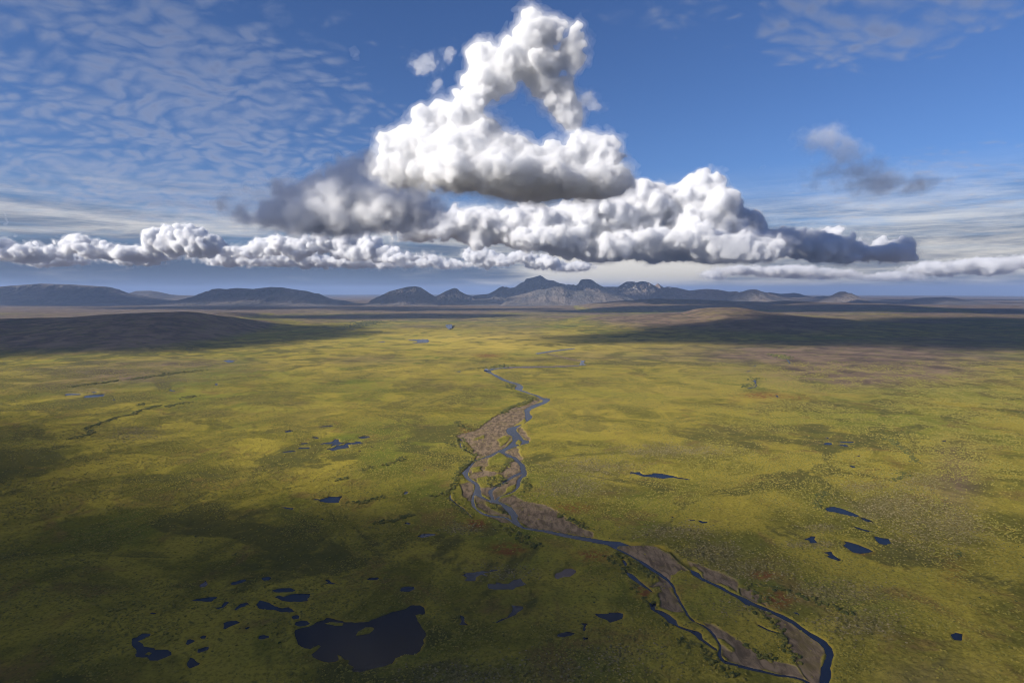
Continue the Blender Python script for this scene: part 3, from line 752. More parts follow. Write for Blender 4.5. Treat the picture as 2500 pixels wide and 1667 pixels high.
# ------------------------------------------------------------------ water
def sheet(name, wp, z, mat):
    me = bpy.data.meshes.new(name)
    me.from_pydata([(x, y, z - curv(x, y)) for x, y in wp], [], [list(range(len(wp)))])
    me.materials.append(mat)
    o = bpy.data.objects.new(name, me)
    COL.objects.link(o)
    n = me.polygons[0].normal
    if n.z < 0:
        me.flip_normals()
    return o


for (z, pts, mi, label), (wp, near) in zip(PONDS, pond_world):
    o = sheet('pond', wp, -0.22 if near < near_limit else 0.9 + max(0, near - 2500) * 0.004, [WATER, PEATY, SHALLOW][mi])
    tag(o, None, label, 'pond', 'ponds scattered over the plain')
lo = world_poly([(1010, 895), (1420, 895), (1460, 1300), (2120, 1560), (2120, 1720), (1780, 1720), (1500, 1480), (1380, 1330), (1000, 1260)])
rv = tag(sheet('river', lo, -0.26, RIVER), 'structure')
for p in RIVER_FAR:
    wp = world_poly(p)
    d = np.mean([q[1] for q in wp])
    tag(sheet('river', wp, 0.8 + max(0, d - 2500) * .004, RIVER), 'structure')
for p, label in STREAMS:
    tag(sheet('stream', world_poly(p), 1.0, RIVER), 'structure', label)

# ------------------------------------------------------------------ hills and mountains
def ridge(name, prof, dist, front, back, mat, rough=0.25, nu=260, nt=90, seed=0, cell=None, moor_v=1.0, foot=1.4, base=0.0, label=None, wig=0.0):
    """A ridge whose crest stands DIST metres ahead along PROF (photo pixels) and falls FRONT metres towards us, BACK metres behind."""
    px = np.array([p[0] for p in prof], float)
    py = np.array([p[1] for p in prof], float)
    ux = np.linspace(px[0], px[-1], nu)
    crest_d = dist + wig * (vnoise(ux / 90.0, ux * 0, seed + 5) - .5) * 2
    zc = np.array([at(a, b, d).z for a, b, d in zip(ux, np.interp(ux, px, py), crest_d)])
    xr = np.array([at(a, HOR, d).x / d for a, d in zip(ux, crest_d)])
    t = np.concatenate([-np.linspace(1, 0, int(nt * .72), endpoint=False) ** 1.15, np.linspace(0, 1, nt - int(nt * .72))])
    yy = crest_d[None, :] + np.where(t < 0, t * front, t * back)[:, None]
    xx = xr[None, :] * crest_d[None, :] + (yy - crest_d[None, :]) * xr[None, :] * 0.35
    a = np.abs(t)[:, None]
    base_z = base - curv(xx, yy)
    full = (zc[None, :] - base_z)
    edge = sstep(np.minimum(np.linspace(0, 1, nu), np.linspace(1, 0, nu)), 0, .06)[None, :]
    shp = (1 - a) ** foot
    cell = cell or front * .3
    n = np.abs(fbm(xx, yy * .38, cell * .7, 6, seed, .58) - .5) * 2
    rid = (0.42 - n) * rough * 1.5 * full
    k = np.clip(a * 5, 0, 1) * (1 - a) ** .7
    zz = base_z + full * shp * edge + rid * k - 6 * (1 - edge) - 8 * a ** 6
    at_ = dict(gravel=0 * zz, moor=moor_v * np.clip(sstep(zz - base_z, 1, 22) * (.55 + fbm(xx, yy, 160, 4, seed + 9)), 0, 1), rust=0 * zz, dry=0 * zz, rim=0 * zz)
    o = mesh_obj(name, np.stack([xx, yy, zz], -1).reshape(-1, 3), grid_faces(len(t), nu), mat, attrs=at_)
    return tag(o, 'structure', label)


ROCK = make_rock('dark fell rock', (0.070, 0.066, 0.064), (0.125, 0.105, 0.092))
ROCK_SNOW = make_rock('fell rock with old snow', (0.070, 0.064, 0.062), (0.140, 0.112, 0.094), 1.0)
ROCK_TAN = make_rock('pale rhyolite', (0.17, 0.125, 0.095), (0.20, 0.15, 0.11))
Z6, Z7, Z8, ZM = (1150, 660, 4.704), (1600, 660, 3.136), (170, 660, 2.834), (850, 500, 2.94)
ridge('mountain', T(Z6, (-60,300),(0,290),(100,280),(200,270),(280,230),(320,200),(365,182),(390,195),(400,188),(450,203),(500,195),(570,145),(610,130),(630,100),(700,85),(750,70),(795,58),(820,70),(860,100),(890,112),(940,116),(1000,146),(1060,155),(1090,168),(1115,158),(1150,168),(1180,162),(1200,175),(1240,150),(1250,120),(1275,103),(1320,102),(1360,108),(1390,118),(1440,150),(1500,185),(1560,210),(1700,250),(1850,305)), 10500, 2300, 1800, ROCK, .42, 420, 130, 1, 620, foot=1.25, wig=350, label='broad jagged mountain massif with two summits in the middle of the horizon')
ridge('mountain', T(Z6, (330,330),(480,300),(640,262),(760,225),(860,215),(950,190),(1040,185),(1100,215),(1180,240),(1280,232),(1400,240),(1560,262),(1800,310)), 9000, 1300, 1200, ROCK, .28, 300, 90, 8, 420, label='low brown spurs in front of the middle massif')
ridge('mountain', T(Z6, (1380,240),(1500,190),(1600,188),(1690,190),(1740,155),(1780,132),(1850,128),(1900,140),(1940,128),(1975,126),(2030,145),(2100,185),(2170,212),(2300,240)), 12800, 1900, 1500, ROCK_SNOW, .45, 260, 90, 2, 520, label='snow-streaked grey mountain right of the middle massif')
ridge('mountain', T(Z6, (2060,225),(2090,190),(2145,150),(2215,200),(2260,230)), 15500, 1200, 1000, ROCK_TAN, .2, 90, 50, 3, label='small pale pyramid-shaped peak behind the dark range')
ridge('mountain', T(Z7, (-60,205),(40,140),(90,125),(160,132),(260,155),(330,148),(390,142),(480,148),(560,165),(620,160),(690,185),(800,225)), 11200, 1700, 1500, ROCK_SNOW, .4, 260, 90, 4, 480, label='long dark ridge with snow patches right of the pale peak')
ridge('mountain', T(Z7, (540,235),(620,190),(680,160),(720,148),(760,145),(800,160),(870,176),(960,195),(1010,205),(1080,225),(1150,240)), 9800, 1300, 1300, ROCK, .4, 220, 80, 5, 420, label='brown fell left of the dark cone')
ridge('mountain', T(Z7, (780,220),(870,168),(960,180),(1010,178),(1060,172),(1110,180),(1180,205),(1260,205),(1290,195),(1330,205),(1450,225),(1560,212),(1600,212),(1700,230),(1800,245),(1900,250),(1980,232),(2030,240),(2140,252)), 12500, 1600, 1500, ROCK, .35, 300, 80, 6, 520, label='low brown hills on the skyline behind the dark cone')
ridge('mountain', T(Z7, (1230,246),(1330,205),(1400,180),(1430,163),(1455,163),(1490,180),(1550,215),(1630,250)), 9300, 1000, 1000, ROCK, .45, 220, 100, 7, 240, label='lone dark cone-shaped mountain with a pointed top on the right')
ridge('mountain', T(Z7, (1960,262),(2010,240),(2080,212),(2200,204),(2260,210),(2330,228),(2480,240),(2700,262),(2900,290)), 9600, 1500, 1400, ROCK, .45, 260, 90, 9, 380, label='rounded dark fell at the right edge of the skyline')
ridge('mountain', T(Z8, (-620,150),(-450,110),(-200,92),(0,97),(100,103),(250,113),(300,132),(370,158),(430,172),(700,215)), 9600, 1600, 1600, ROCK, .4, 320, 110, 10, 380, label='flat-topped blue fell at the left edge of the skyline')
ridge('mountain', T(Z8, (330,182),(410,160),(460,143),(560,141),(620,150),(700,168),(800,174),(890,178),(1050,190)), 11800, 1500, 1500, ROCK, .2, 200, 70, 11, 700, label='low faint fell between the flat-topped fell and the mesa')
ridge('mountain', T(Z8, (640,235),(700,222),(800,200),(890,178),(990,140),(1030,126),(1050,127),(1090,132),(1160,122),(1280,130),(1330,122),(1390,115),(1470,118),(1560,133),(1640,143),(1700,160),(1770,190),(1850,207),(1950,216)), 9000, 1400, 1500, ROCK, .45, 400, 130, 12, 360, label='long broad blue mesa on the left of the skyline')
ridge('mountain', T(ZM, (170,672),(230,655),(300,620),(420,590),(480,585),(520,592),(570,625),(620,660),(700,675)), 9200, 1200, 1200, ROCK, .4, 260, 100, 13, 300, label='rounded blue hill left of the small pointed peak')
ridge('mountain', T(ZM, (600,672),(640,652),(700,620),(750,600),(765,597),(780,601),(800,620),(850,645),(940,668)), 9400, 900, 900, ROCK, .5, 220, 90, 14, 220, label='small pointed peak between the rounded hill and the massif')
ridge('hill', T(Z7, (-700,275),(-300,235),(0,217),(300,222),(560,234),(850,242),(1000,232),(1100,234),(1250,244),(1500,250),(1700,252),(1900,267),(2100,280),(2330,292),(2700,310)), 7200, 1900, 1200, LAND, .12, 320, 70, 20, 900, label='long low dark plateau below the mountains on the right')
ridge('hill', T(Z8, (-900,345),(-300,330),(0,325),(200,308),(400,297),(600,290),(780,285),(880,290),(960,310),(1050,338),(1150,368),(1250,398),(1350,424),(1450,440)), 2900, 1300, 1300, LAND, .22, 420, 150, 21, 330, foot=1.55, label='large dark rounded hill at the left edge of the plain')
ridge('hill', T(Z8, (850,320),(950,300),(1100,287),(1200,295),(1350,325),(1500,352)), 4600, 900, 900, LAND, .15, 200, 60, 22, label='low brown swell behind the right shoulder of the dark hill')
ridge('hill', T(Z7, (-900,405),(-600,380),(-300,350),(0,334),(100,330),(200,325),(300,298),(400,287),(500,283),(620,282),(700,292),(800,312),(880,322),(1000,334),(1150,352),(1300,362),(1600,380)), 4000, 1700, 1000, LAND, .12, 420, 140, 23, 600, foot=1.5, label='broad brown hill with a sunlit crest right of the river plain')

# ------------------------------------------------------------------ scrub (too many to count)
def shrub_mesh(name, seed, mat, flat=0.62):
    rnd = random.Random(seed)
    bpy.ops.mesh.primitive_ico_sphere_add(subdivisions=2, radius=1.0)
    o = bpy.context.object
    me = o.data
    me.name = name
    bumps = [(Vector((rnd.uniform(-1, 1), rnd.uniform(-1, 1), rnd.uniform(-.2, 1))).normalized(), rnd.uniform(.15, .5)) for _ in range(9)]
    for v in me.vertices:
        d = v.co.normalized()
        r = 0.72 + sum(a * max(0, d.dot(b) - .72) * 3.0 for b, a in bumps) + rnd.uniform(-.14, .14)
        v.co = Vector((d.x * r, d.y * r, max(d.z, -.25) * r * flat))
    me.materials.append(mat)
    COL.objects.unlink(o)
    return o


def scatter(name, pts, scl, meshes, seed):
    me = bpy.data.meshes.new(name)
    me.vertices.add(len(pts))
    me.vertices.foreach_set('co', np.ascontiguousarray(pts, np.float32).ravel())
    a = me.attributes.new('size', 'FLOAT', 'POINT')
    a.data.foreach_set('value', np.ascontiguousarray(scl, np.float32))
    o = bpy.data.objects.new(name, me)
    COL.objects.link(o)
    coll = bpy.data.collections.new(name + ' kinds')
    for m in meshes:
        coll.objects.link(m)
    ng = bpy.data.node_groups.new(name, 'GeometryNodeTree')
    ng.interface.new_socket('Geometry', in_out='INPUT', socket_type='NodeSocketGeometry')
    ng.interface.new_socket('Geometry', in_out='OUTPUT', socket_type='NodeSocketGeometry')
    n, l = ng.nodes, ng.links
    gi, go = n.new('NodeGroupInput'), n.new('NodeGroupOutput')
    mp, io, ci = n.new('GeometryNodeMeshToPoints'), n.new('GeometryNodeInstanceOnPoints'), n.new('GeometryNodeCollectionInfo')
    ci.inputs['Collection'].default_value = coll
    ci.inputs['Separate Children'].default_value = True
    ci.inputs['Reset Children'].default_value = True
    rv_, rot = n.new('FunctionNodeRandomValue'), n.new('ShaderNodeCombineXYZ')
    rv_.inputs[3].default_value = 6.283
    rv_.inputs['Seed'].default_value = seed
    l.new(rv_.outputs[1], rot.inputs[2])
    at_ = n.new('GeometryNodeInputNamedAttribute')
    at_.inputs['Name'].default_value = 'size'
    io.inputs['Pick Instance'].default_value = True
    l.new(gi.outputs[0], mp.inputs[0])
    l.new(mp.outputs[0], io.inputs['Points'])
    l.new(ci.outputs[0], io.inputs['Instance'])
    l.new(rot.outputs[0], io.inputs['Rotation'])
    l.new(at_.outputs[0], io.inputs['Scale'])
    l.new(io.outputs[0], go.inputs[0])
    o.modifiers.new('scatter', 'NODES').node_group = ng
    return tag(o, 'stuff')


rng = np.random.default_rng(4)


def field_points(n, y0, y1):
    """Points spread evenly over the ground the picture shows between Y0 and Y1 metres ahead."""
    y = np.sqrt(rng.uniform(y0 * y0, y1 * y1, n))
    return y * rng.uniform(-0.93, 0.93, n), y


def keep(x, y, p):
    k = rng.uniform(0, 1, len(x)) < p
    return x[k], y[k]


def patches(x, y):
    return sstep(fbm(x, y, 55, 4, 401, .55), .40, .60)


OLIVE = make_leaf('olive willow leaves', (0.105, 0.098, 0.018), (0.170, 0.148, 0.026), (0.215, 0.172, 0.032))
GREY = make_leaf('grey woolly willow leaves', (0.080, 0.070, 0.022), (0.140, 0.118, 0.050), (0.190, 0.155, 0.082))
DARK = make_leaf('dark birch scrub leaves', (0.040, 0.048, 0.012), (0.075, 0.074, 0.016), (0.125, 0.105, 0.022))
kinds_o = [shrub_mesh('olive_shrub', 10 + i, OLIVE) for i in range(3)]
kinds_g = [shrub_mesh('grey_shrub', 20 + i, GREY) for i in range(3)]
kinds_d = [shrub_mesh('dark_shrub', 30 + i, DARK, .8) for i in range(3)]


def plant(name, x, y, s, kinds, seed):
    ok = (lookup(sd_water, x, y) > 0.8)
    x, y, s = x[ok], y[ok], s[ok]
    return scatter(name, np.stack([x, y, lookup(Z, x, y) + .02], -1), s, kinds, seed)


x, y = field_points(1500000, 285, 1700)
x, y = keep(x, y, np.clip((0.06 + .60 * patches(x, y)) * (1 - lookup(gravel, x, y) * .97) * (1 - .9 * lookup(lush, x, y)) * (1 - .75 * lookup(dry, x, y)), 0, 1) * np.clip(1.15 - y / 1550, 0, 1))
s = rng.uniform(.30, .85, len(x)) ** 1.4 * (0.85 + y / 1600)
plant('scrub', x, y, s, kinds_o, 1)
x, y = field_points(800000, 285, 1600)
x, y = keep(x, y, np.clip(lookup(dry, x, y) * 1.1, 0, 1) * np.clip(1.25 - y / 1500, 0, .85))
plant('grey_scrub', x, y, rng.uniform(.3, .8, len(x)) * (0.85 + y / 2000), kinds_g, 2)
bx, by = [], []
for line in BUSHLINES:
    w = np.array(world_poly(line))
    seg = np.hypot(*np.diff(w, axis=0).T)
    for (a, b, L) in zip(w[:-1], w[1:], seg):
        k = int(min(L * 1.1, 400)) + 2
        t = rng.uniform(0, 1, k)
        sp = 1.3 + 0.0016 * a[1] + max(0, a[1] - 1000) * .012
        q = a + (b - a) * t[:, None] + rng.normal(0, sp, (k, 2))
        bx.append(q[:, 0])
        by.append(q[:, 1])
x, y = np.concatenate(bx), np.concatenate(by)
x2, y2 = field_points(120000, 285, 1100)
x2, y2 = keep(x2, y2, sstep(fbm(x2, y2, 38, 4, 55, .6), .56, .70) * .08 * np.clip(1.6 - y2 / 420, 0, 1) * (1 - lookup(gravel, x2, y2)) * (1 - lookup(lush, x2, y2)))
nline = len(x)
x, y = np.concatenate([x, x2]), np.concatenate([y, y2])
s = rng.uniform(.7, 1.5, len(x)) * (0.8 + y / 1500)
s[nline:] *= .5
plant('dark_scrub', x, y, s, kinds_d, 3)

# ------------------------------------------------------------------ clouds
def bspline_matrix(n_out, cells, rnd):
    """Weights that spread a random lattice smoothly over N_OUT samples crossing CELLS lattice cells."""
    p = np.linspace(0, cells, n_out) + rnd.uniform(0, 1)
    i = np.floor(p).astype(int)
    f = p - i
    m = np.zeros((n_out, int(cells) + 6), np.float32)
    r = np.arange(n_out)
    for k, w in enumerate(((1 - f) ** 3 / 6, (3 * f ** 3 - 6 * f ** 2 + 4) / 6, (-3 * f ** 3 + 3 * f ** 2 + 3 * f + 1) / 6, f ** 3 / 6)):
        m[r, i + k] += w
    return m


def noise3(res, size, scale, octs, seed, billow, gain=0.62):
    rnd = np.random.default_rng(seed)
    tot, a, w = np.zeros(res, np.float32), 1.0, 0.0
    for o in range(octs):
        if o and scale < 2.2 * size[0] / res[0]:
            break
        ms = [bspline_matrix(res[k], size[k] / scale, rnd) for k in range(3)]
        lat = rnd.uniform(-1, 1, [m.shape[1] for m in ms]).astype(np.float32) * 2.2
        t = np.tensordot(ms[0], lat, (1, 0))
        t = np.tensordot(t, ms[1], (1, 1))
        t = np.tensordot(t, ms[2], (1, 1))
        tot += a * (np.abs(t) * 2 - .55 if billow else t)
        w += a
        a *= gain
        scale /= 2.05
    return tot / w


def surface_nets(f, iso, lo, step):
    s = f > iso
    c = [s[i:s.shape[0] - 1 + i, j:s.shape[1] - 1 + j, k:s.shape[2] - 1 + k] for i in (0, 1) for j in (0, 1) for k in (0, 1)]
    cnt = sum(q.astype(np.int8) for q in c)
    act = (cnt > 0) & (cnt < 8)
    ids = np.full(act.shape, -1, np.int32)
    I, J, K = np.nonzero(act)
    n = len(I)
    if n == 0:
        return None
    ids[I, J, K] = np.arange(n)
    acc, num = np.zeros((n, 3), np.float32), np.zeros(n, np.float32)
    cor = [(i, j, k) for i in (0, 1) for j in (0, 1) for k in (0, 1)]
    val = [f[I + i, J + j, K + k] - iso for i, j, k in cor]
    for a in range(8):
        for b in range(a + 1, 8):
            if sum(abs(cor[a][q] - cor[b][q]) for q in range(3)) != 1:
                continue
            va, vb = val[a], val[b]
            x = (va > 0) != (vb > 0)
            t = np.where(x, va / np.where(x, va - vb, 1), 0)
            for q in range(3):
                acc[:, q] += np.where(x, cor[a][q] + t * (cor[b][q] - cor[a][q]), 0)
            num += x
    co = (np.stack([I, J, K], -1) + acc / num[:, None]) * np.array(step) + np.array(lo)
    quads = []
    for ax in range(3):
        o1, o2 = [q for q in range(3) if q != ax]
        sl_a, sl_b = [slice(1, -1)] * 3, [slice(1, -1)] * 3
        sl_a[ax], sl_b[ax] = slice(0, -1), slice(1, None)
        A, B = s[tuple(sl_a)], s[tuple(sl_b)]
        d = np.argwhere(A != B)
        if not len(d):
            continue
        up = A[tuple(d.T)]
        base = d.copy()
        base[:, o1] += 1
        base[:, o2] += 1
        q = []
        for e1, e2 in ((-1, -1), (0, -1), (0, 0), (-1, 0)):
            p = base.copy()
            p[:, o1] += e1
            p[:, o2] += e2
            q.append(ids[tuple(p.T)])
        q = np.stack(q, -1)
        flip = up if ax != 1 else ~up
        q = np.where(flip[:, None], q, q[:, ::-1])
        quads.append(q)
    return co, np.concatenate(quads)


def build_cloud(label, puffs, dist, base_py, vox, dens, seed=0, kids=6, veil=40.0, amp=0.22, flat_top=False, deep=1.0, scale=1.0, veil_dens=0.2, shrink=0.86, col=(0.915, 0.925, 0.95), world=None, merge=0.16):
    """PUFFS: (px, py, rx, ry, dy) as seen in the 2352-pixel picture, or with WORLD given, (x, y, z, rx, ry, rz) in metres."""
    rnd = random.Random(seed)
    el = []
    if world is None:
        k = 2500 / 2352
        for px, py, rx, ry, dy in puffs:
            c = at(px * k, py * k, dist + dy)
            m = (dist + dy) / F * k
            el.append((c, Vector((rx * m * shrink, max(rx * .8, ry) * m * deep * shrink, ry * m * shrink))))
        zb = at(CX, base_py * k, dist).z
    else:
        el = [(Vector(p[:3]), Vector(p[3:])) for p in puffs]
        zb = base_py
    allp = []
    for c, r in el:
        allp.append((c, r))
        rm = min(r)
        for _ in range(kids):
            d = Vector((rnd.gauss(0, 1), rnd.gauss(0, 1) - .5, rnd.gauss(.35, 1))).normalized()
            c1 = c + Vector((d.x * r.x, d.y * r.y, d.z * r.z)) * .86
            r1 = rm * rnd.uniform(.28, .55)
            allp.append((c1, Vector((r1, r1, r1))))
            for _ in range(3):
                d2 = (d + Vector((rnd.gauss(0, .8), rnd.gauss(0, .8), rnd.gauss(0, .8)))).normalized()
                r2 = r1 * rnd.uniform(.35, .6)
                allp.append((c1 + d2 * r1 * .9, Vector((r2, r2, r2))))
    R = sorted(min(r) for c, r in el)[len(el) // 2]
    pad = veil * 1.5 + vox * 3 + amp * R
    lo = np.array([min(c[i] - r[i] for c, r in allp) for i in range(3)]) - pad
    hi = np.array([max(c[i] + r[i] for c, r in allp) for i in range(3)]) + pad
    lo[2] = max(lo[2], zb - 4 * vox - amp * R)
    res = [max(12, int((hi[i] - lo[i]) / vox)) for i in range(3)]
    ax = [np.linspace(lo[i], hi[i], res[i]).astype(np.float32) for i in range(3)]
    step = [(hi[i] - lo[i]) / (res[i] - 1) for i in range(3)]
    f = np.full(res, -pad, np.float32)
    for c, r in allp:
        rm = min(r)
        w = pad * 1.02
        sl = []
        for i in range(3):
            e = r[i] * (1 + w / rm) if i < 3 else 0
            e = min(e, r[i] + w * 3)
            sl.append(slice(*np.searchsorted(ax[i], [c[i] - e, c[i] + e])))
        if any(q.stop <= q.start for q in sl):
            continue
        gx, gy, gz = ax[0][sl[0]][:, None, None], ax[1][sl[1]][None, :, None], ax[2][sl[2]][None, None, :]
        d = (1 - np.sqrt(((gx - c[0]) / r[0]) ** 2 + ((gy - c[1]) / r[1]) ** 2 + ((gz - c[2]) / r[2]) ** 2)) * rm
        g = f[sl[0], sl[1], sl[2]]
        kk = max(merge * rm, vox)
        h = np.clip(0.5 + 0.5 * (d - g) / kk, 0, 1)
        f[sl[0], sl[1], sl[2]] = g * (1 - h) + d * h + kk * h * (1 - h) * .5
    size = [hi[i] - lo[i] for i in range(3)]
    f += noise3(res, size, R * 1.1 * scale, 6, seed + 1, True) * amp * R * .5
    f += noise3(res, size, R * 2.2 * scale, 6, seed + 2, False, .70) * amp * R * 2.0
    f += noise3(res, size, R * .42 * scale, 4, seed + 7, False, .75) * amp * R * .85
    zrel = (ax[2] - zb)[None, None, :]
    f = np.minimum(f, zrel * 0.8 + noise3(res, size, R * 1.5, 4, seed + 3, False) * amp * R * .45)
    if flat_top:
        f = np.minimum(f, 1e9)
    f[0], f[-1] = -pad, -pad
    f[:, 0], f[:, -1] = -pad, -pad
    f[:, :, 0], f[:, :, -1] = -pad, -pad
    made = []
    for iso, dd in ((0.0, dens * (1 - veil_dens)), (-veil * .5, dens * veil_dens * .65), (-veil, dens * veil_dens * .35)):
        if dd <= 0:
            continue
        g = surface_nets(f, iso, lo, step)
        if g is None:
            continue
        o = mesh_obj('cloud', g[0], g[1], make_cloud('cloud vapour', dd, col))
        made.append(o)
    root = made[0]
    tag(root, 'stuff', label, 'cloud', 'clouds over the plain')
    for o in made[1:]:
        o.name = 'cloud_fringe'
        o.parent = root
        o['kind'] = 'stuff'
    return root


build_cloud('towering white cumulus with a ring-shaped gap, highest over the mountains',
    [(1234,58,28,28,0),(1266,74,36,38,0),(1220,98,50,46,0),(1240,150,60,52,30),(1312,112,34,36,0),(1285,140,34,30,0),(1178,137,48,44,0),(1105,128,40,36,30),(1120,162,46,42,0),(1108,202,48,42,0),(1080,242,42,40,0),(1150,186,42,30,0),
     (1260,194,38,30,60),(1286,230,33,30,80),(1310,264,24,26,90),(1040,270,40,40,0),(985,292,38,36,0),(945,340,66,54,0),(1010,328,66,56,0),(1075,305,54,46,0),(1112,302,46,37,-20),(1165,344,60,33,-40),(1232,370,66,38,-60),(1296,372,64,36,-30),(1350,345,54,48,0),(1375,372,48,48,0),(1080,392,150,54,-140),(1210,406,160,48,-170),(1310,412,110,40,-90),(940,392,80,46,0),(1060,352,110,52,-100)],
    6000, 457, 9.5, 0.030, seed=3, kids=4, veil=70, amp=.42, veil_dens=.09, merge=.34)
build_cloud('wispy scraps of cloud left of the white tower', [(985,150,30,14,0),(1030,128,12,16,0),(1000,195,14,10,0)], 6000, 260, 14, 0.004, seed=5, kids=4, veil=30, amp=.7)
build_cloud('ragged wisps of cloud right of the white tower', [(1345,228,26,14,0),(1368,245,16,9,0),(1320,300,12,8,0)], 6000, 320, 14, 0.005, seed=6, kids=4, veil=30, amp=.7)
build_cloud('long grey-based cloud bank right of and below the tower',
    [(990,520,120,30,0),(1130,520,120,42,0),(1250,515,110,50,0),(1380,505,110,58,0),(1480,470,80,55,0),(1590,450,62,46,0),(1610,500,100,65,0),(1690,520,90,48,0),(1780,550,100,34,0),(1890,568,105,28,0),(1990,583,90,20,0),(1450,560,200,36,0),(1650,572,200,30,0),(1300,548,150,28,0)],
    12500, 602, 21, 0.018, seed=11, kids=8, veil=70, amp=.40, shrink=.86, veil_dens=.08, merge=.25)
build_cloud('soft grey cloud left of the white tower', [(700,460,95,45,0),(800,430,75,50,0),(830,470,130,48,0),(920,480,100,40,0),(650,480,60,34,0),(760,500,150,26,0),(830,380,24,22,0)], 9000, 535, 20, 0.011, seed=17, kids=6, veil=90, amp=.55, veil_dens=.3, shrink=.82)
build_cloud('far bright row of cumulus low over the left skyline',
    [(-60,570,80,26,0),(60,580,70,18,0),(180,562,40,18,0),(230,574,50,18,0),(300,582,50,13,0),(362,556,26,24,0),(398,560,40,28,0),(436,540,36,26,0),(470,566,50,24,0),(560,578,60,18,0),(640,560,56,22,0),(690,572,40,22,0),(735,562,44,26,0),(790,566,40,28,0),(840,572,44,26,0),(885,582,40,20,0),(950,592,50,13,0)],
    22000, 606, 34, 0.018, seed=23, kids=9, veil=80, amp=.44, shrink=.88, veil_dens=.08, merge=.2)
build_cloud('second bright row of cumulus behind the far row, lower and nearer the mountains',
    [(120,596,60,12,0),(330,590,70,16,0),(520,592,60,18,0),(580,584,44,20,0),(620,596,60,14,0),(700,598,80,14,0),(800,600,80,14,0),(900,604,50,10,0),(985,600,34,12,0),(1040,608,40,9,0),(1100,590,40,16,0),(1140,600,50,14,0),(1200,590,34,16,0),(1250,602,50,12,0),(1320,612,40,8,0)],
    28000, 622, 40, 0.014, seed=27, kids=9, veil=90, amp=.46, shrink=.88, veil_dens=.1, merge=.2)
build_cloud('small low clouds along the right skyline', [(1640,632,24,8,0),(1690,622,34,7,0),(1820,625,55,11,0),(1900,628,46,9,0),(2050,638,40,7,0),(2150,618,56,16,0),(2260,610,70,18,0),(2380,600,60,16,0)], 24000, 640, 38, 0.02, seed=29, kids=7, veil=90, amp=.42, shrink=.8)
build_cloud('small grey cloud alone in the blue sky on the right', [(1885,325,46,24,0),(1935,355,42,28,0),(1960,398,56,18,0),(2010,418,76,15,0),(2070,424,46,9,0)], 5300, 440, 15, 0.004, seed=31, kids=5, veil=50, amp=.75, veil_dens=.35, shrink=.72)


def shade_cloud(label, spots, alt, thick, dens, seed):
    """An unseen flat cloud, added out of the frame to throw shade on the ground spots (x, y, rx, ry)."""
    k = alt / SUN.z
    el = [(x + SUN.x * k, y + SUN.y * k, alt, rx, ry, thick) for x, y, rx, ry in spots]
    return build_cloud(label, el, 0, alt - thick * .7, min(55, thick * .3), dens, seed=seed, kids=2, veil=60, amp=.14, world=True, veil_dens=.4)


shade_cloud('unseen low cloud added overhead to darken the left foreground', [(-520, 205, 430, 245), (-860, 400, 320, 280), (-1050, 640, 230, 260)], 1500, 160, 0.0060, 41)  # unseen, added to darken the lower left corner
shade_cloud('unseen thin veil of cloud added overhead to dim the near end of the plain', [(0, 190, 900, 340), (950, 560, 240, 300)], 2300, 120, 0.0015, 61)  # unseen, added so the plain dims towards the bottom and right edge
shade_cloud('unseen low cloud placed overhead to shade the hill on the left', [(-2200, 2700, 700, 600), (-1500, 3000, 500, 400), (-3000, 2300, 600, 600), (-1500, 2200, 420, 350), (-2000, 1900, 420, 260), (-1150, 2600, 300, 300)], 1700, 180, 0.012, 43)  # unseen, set where its shadow covers the left hill
shade_cloud('unseen low cloud placed overhead to shade the hill on the right', [(620, 2600, 300, 200), (1250, 2550, 420, 270), (1150, 3050, 420, 260), (2000, 2450, 600, 380), (2100, 3300, 650, 520), (2900, 2500, 800, 650), (3300, 3700, 900, 700)], 1900, 180, 0.008, 47)  # unseen, set where its shadow covers the right hill front
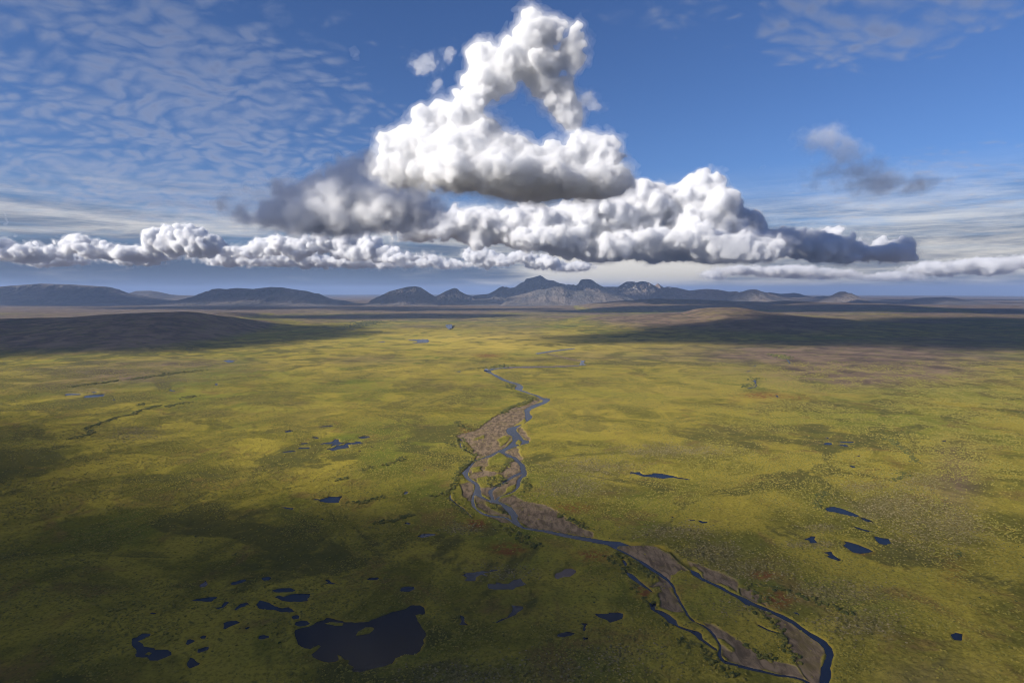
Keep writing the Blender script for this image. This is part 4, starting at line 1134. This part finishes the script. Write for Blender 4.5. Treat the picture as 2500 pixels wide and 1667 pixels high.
shade_cloud('unseen cloud added overhead to shade the far plateau on the right', [(1300, 5900, 900, 330), (2700, 6000, 1100, 420), (4300, 6100, 1200, 700)], 3500, 200, 0.010, 67)  # unseen, added for the dark band on the plateau
shade_cloud('unseen cloud placed overhead to shade the far plain on the left', [(-900, 4700, 900, 330), (-3000, 7000, 1900, 600), (-600, 6300, 900, 350)], 3500, 180, 0.008, 71)  # unseen, set for the shadow bands across the far plain
shade_cloud('unseen cloud sheet added above the frame to shade the right end of the long bank', [(11300, 13300, 1900, 520), (8300, 13100, 1700, 480)], 4900, 230, 0.006, 73)  # unseen, added to grey the right part of the bank
shade_cloud('unseen cloud added out of frame to shade the mountains on the left', [(-5600, 8700, 2000, 800), (-3000, 8800, 1500, 700), (-900, 8600, 900, 350)], 3700, 220, 0.004, 79)  # unseen, added to put the left skyline in shade
shade_cloud('unseen cloud sheet added out of frame to shade the mountains on the right', [(3300, 10600, 1900, 1100), (6300, 10200, 1900, 1100)], 4700, 230, 0.003, 83)  # unseen, added to dim the right-hand ranges
shade_cloud('big unseen cloud added out of frame to shade the grey cloud', [(1200, 11000, 1700, 1100), (-900, 9900, 900, 700)], 5600, 260, 0.004, 53)  # unseen, added to take the sun off the grey cloud

# ------------------------------------------------------------------ the air
def haze():
    me = bpy.data.meshes.new('haze')
    r, z0, z1 = 120000.0, -1300.0, 540.0
    v = [(x, y, z) for z in (z0, z1) for x, y in ((-r, -r), (r, -r), (r, r), (-r, r))]
    me.from_pydata(v, [], [(3, 2, 1, 0), (4, 5, 6, 7), (0, 1, 5, 4), (1, 2, 6, 5), (2, 3, 7, 6), (3, 0, 4, 7)])
    m = bpy.data.materials.new('haze')
    m.use_nodes = True
    t = m.node_tree
    t.nodes.remove(t.nodes['Principled BSDF'])
    p = t.nodes.new('ShaderNodeVolumePrincipled')
    p.inputs['Color'].default_value = (0.30, 0.43, 0.74, 1)
    p.inputs['Density'].default_value = 4.2e-5
    t.links.new(p.outputs[0], t.nodes['Material Output'].inputs['Volume'])
    me.materials.append(m)
    o = bpy.data.objects.new('haze', me)
    COL.objects.link(o)
    tag(o, 'stuff')


haze()
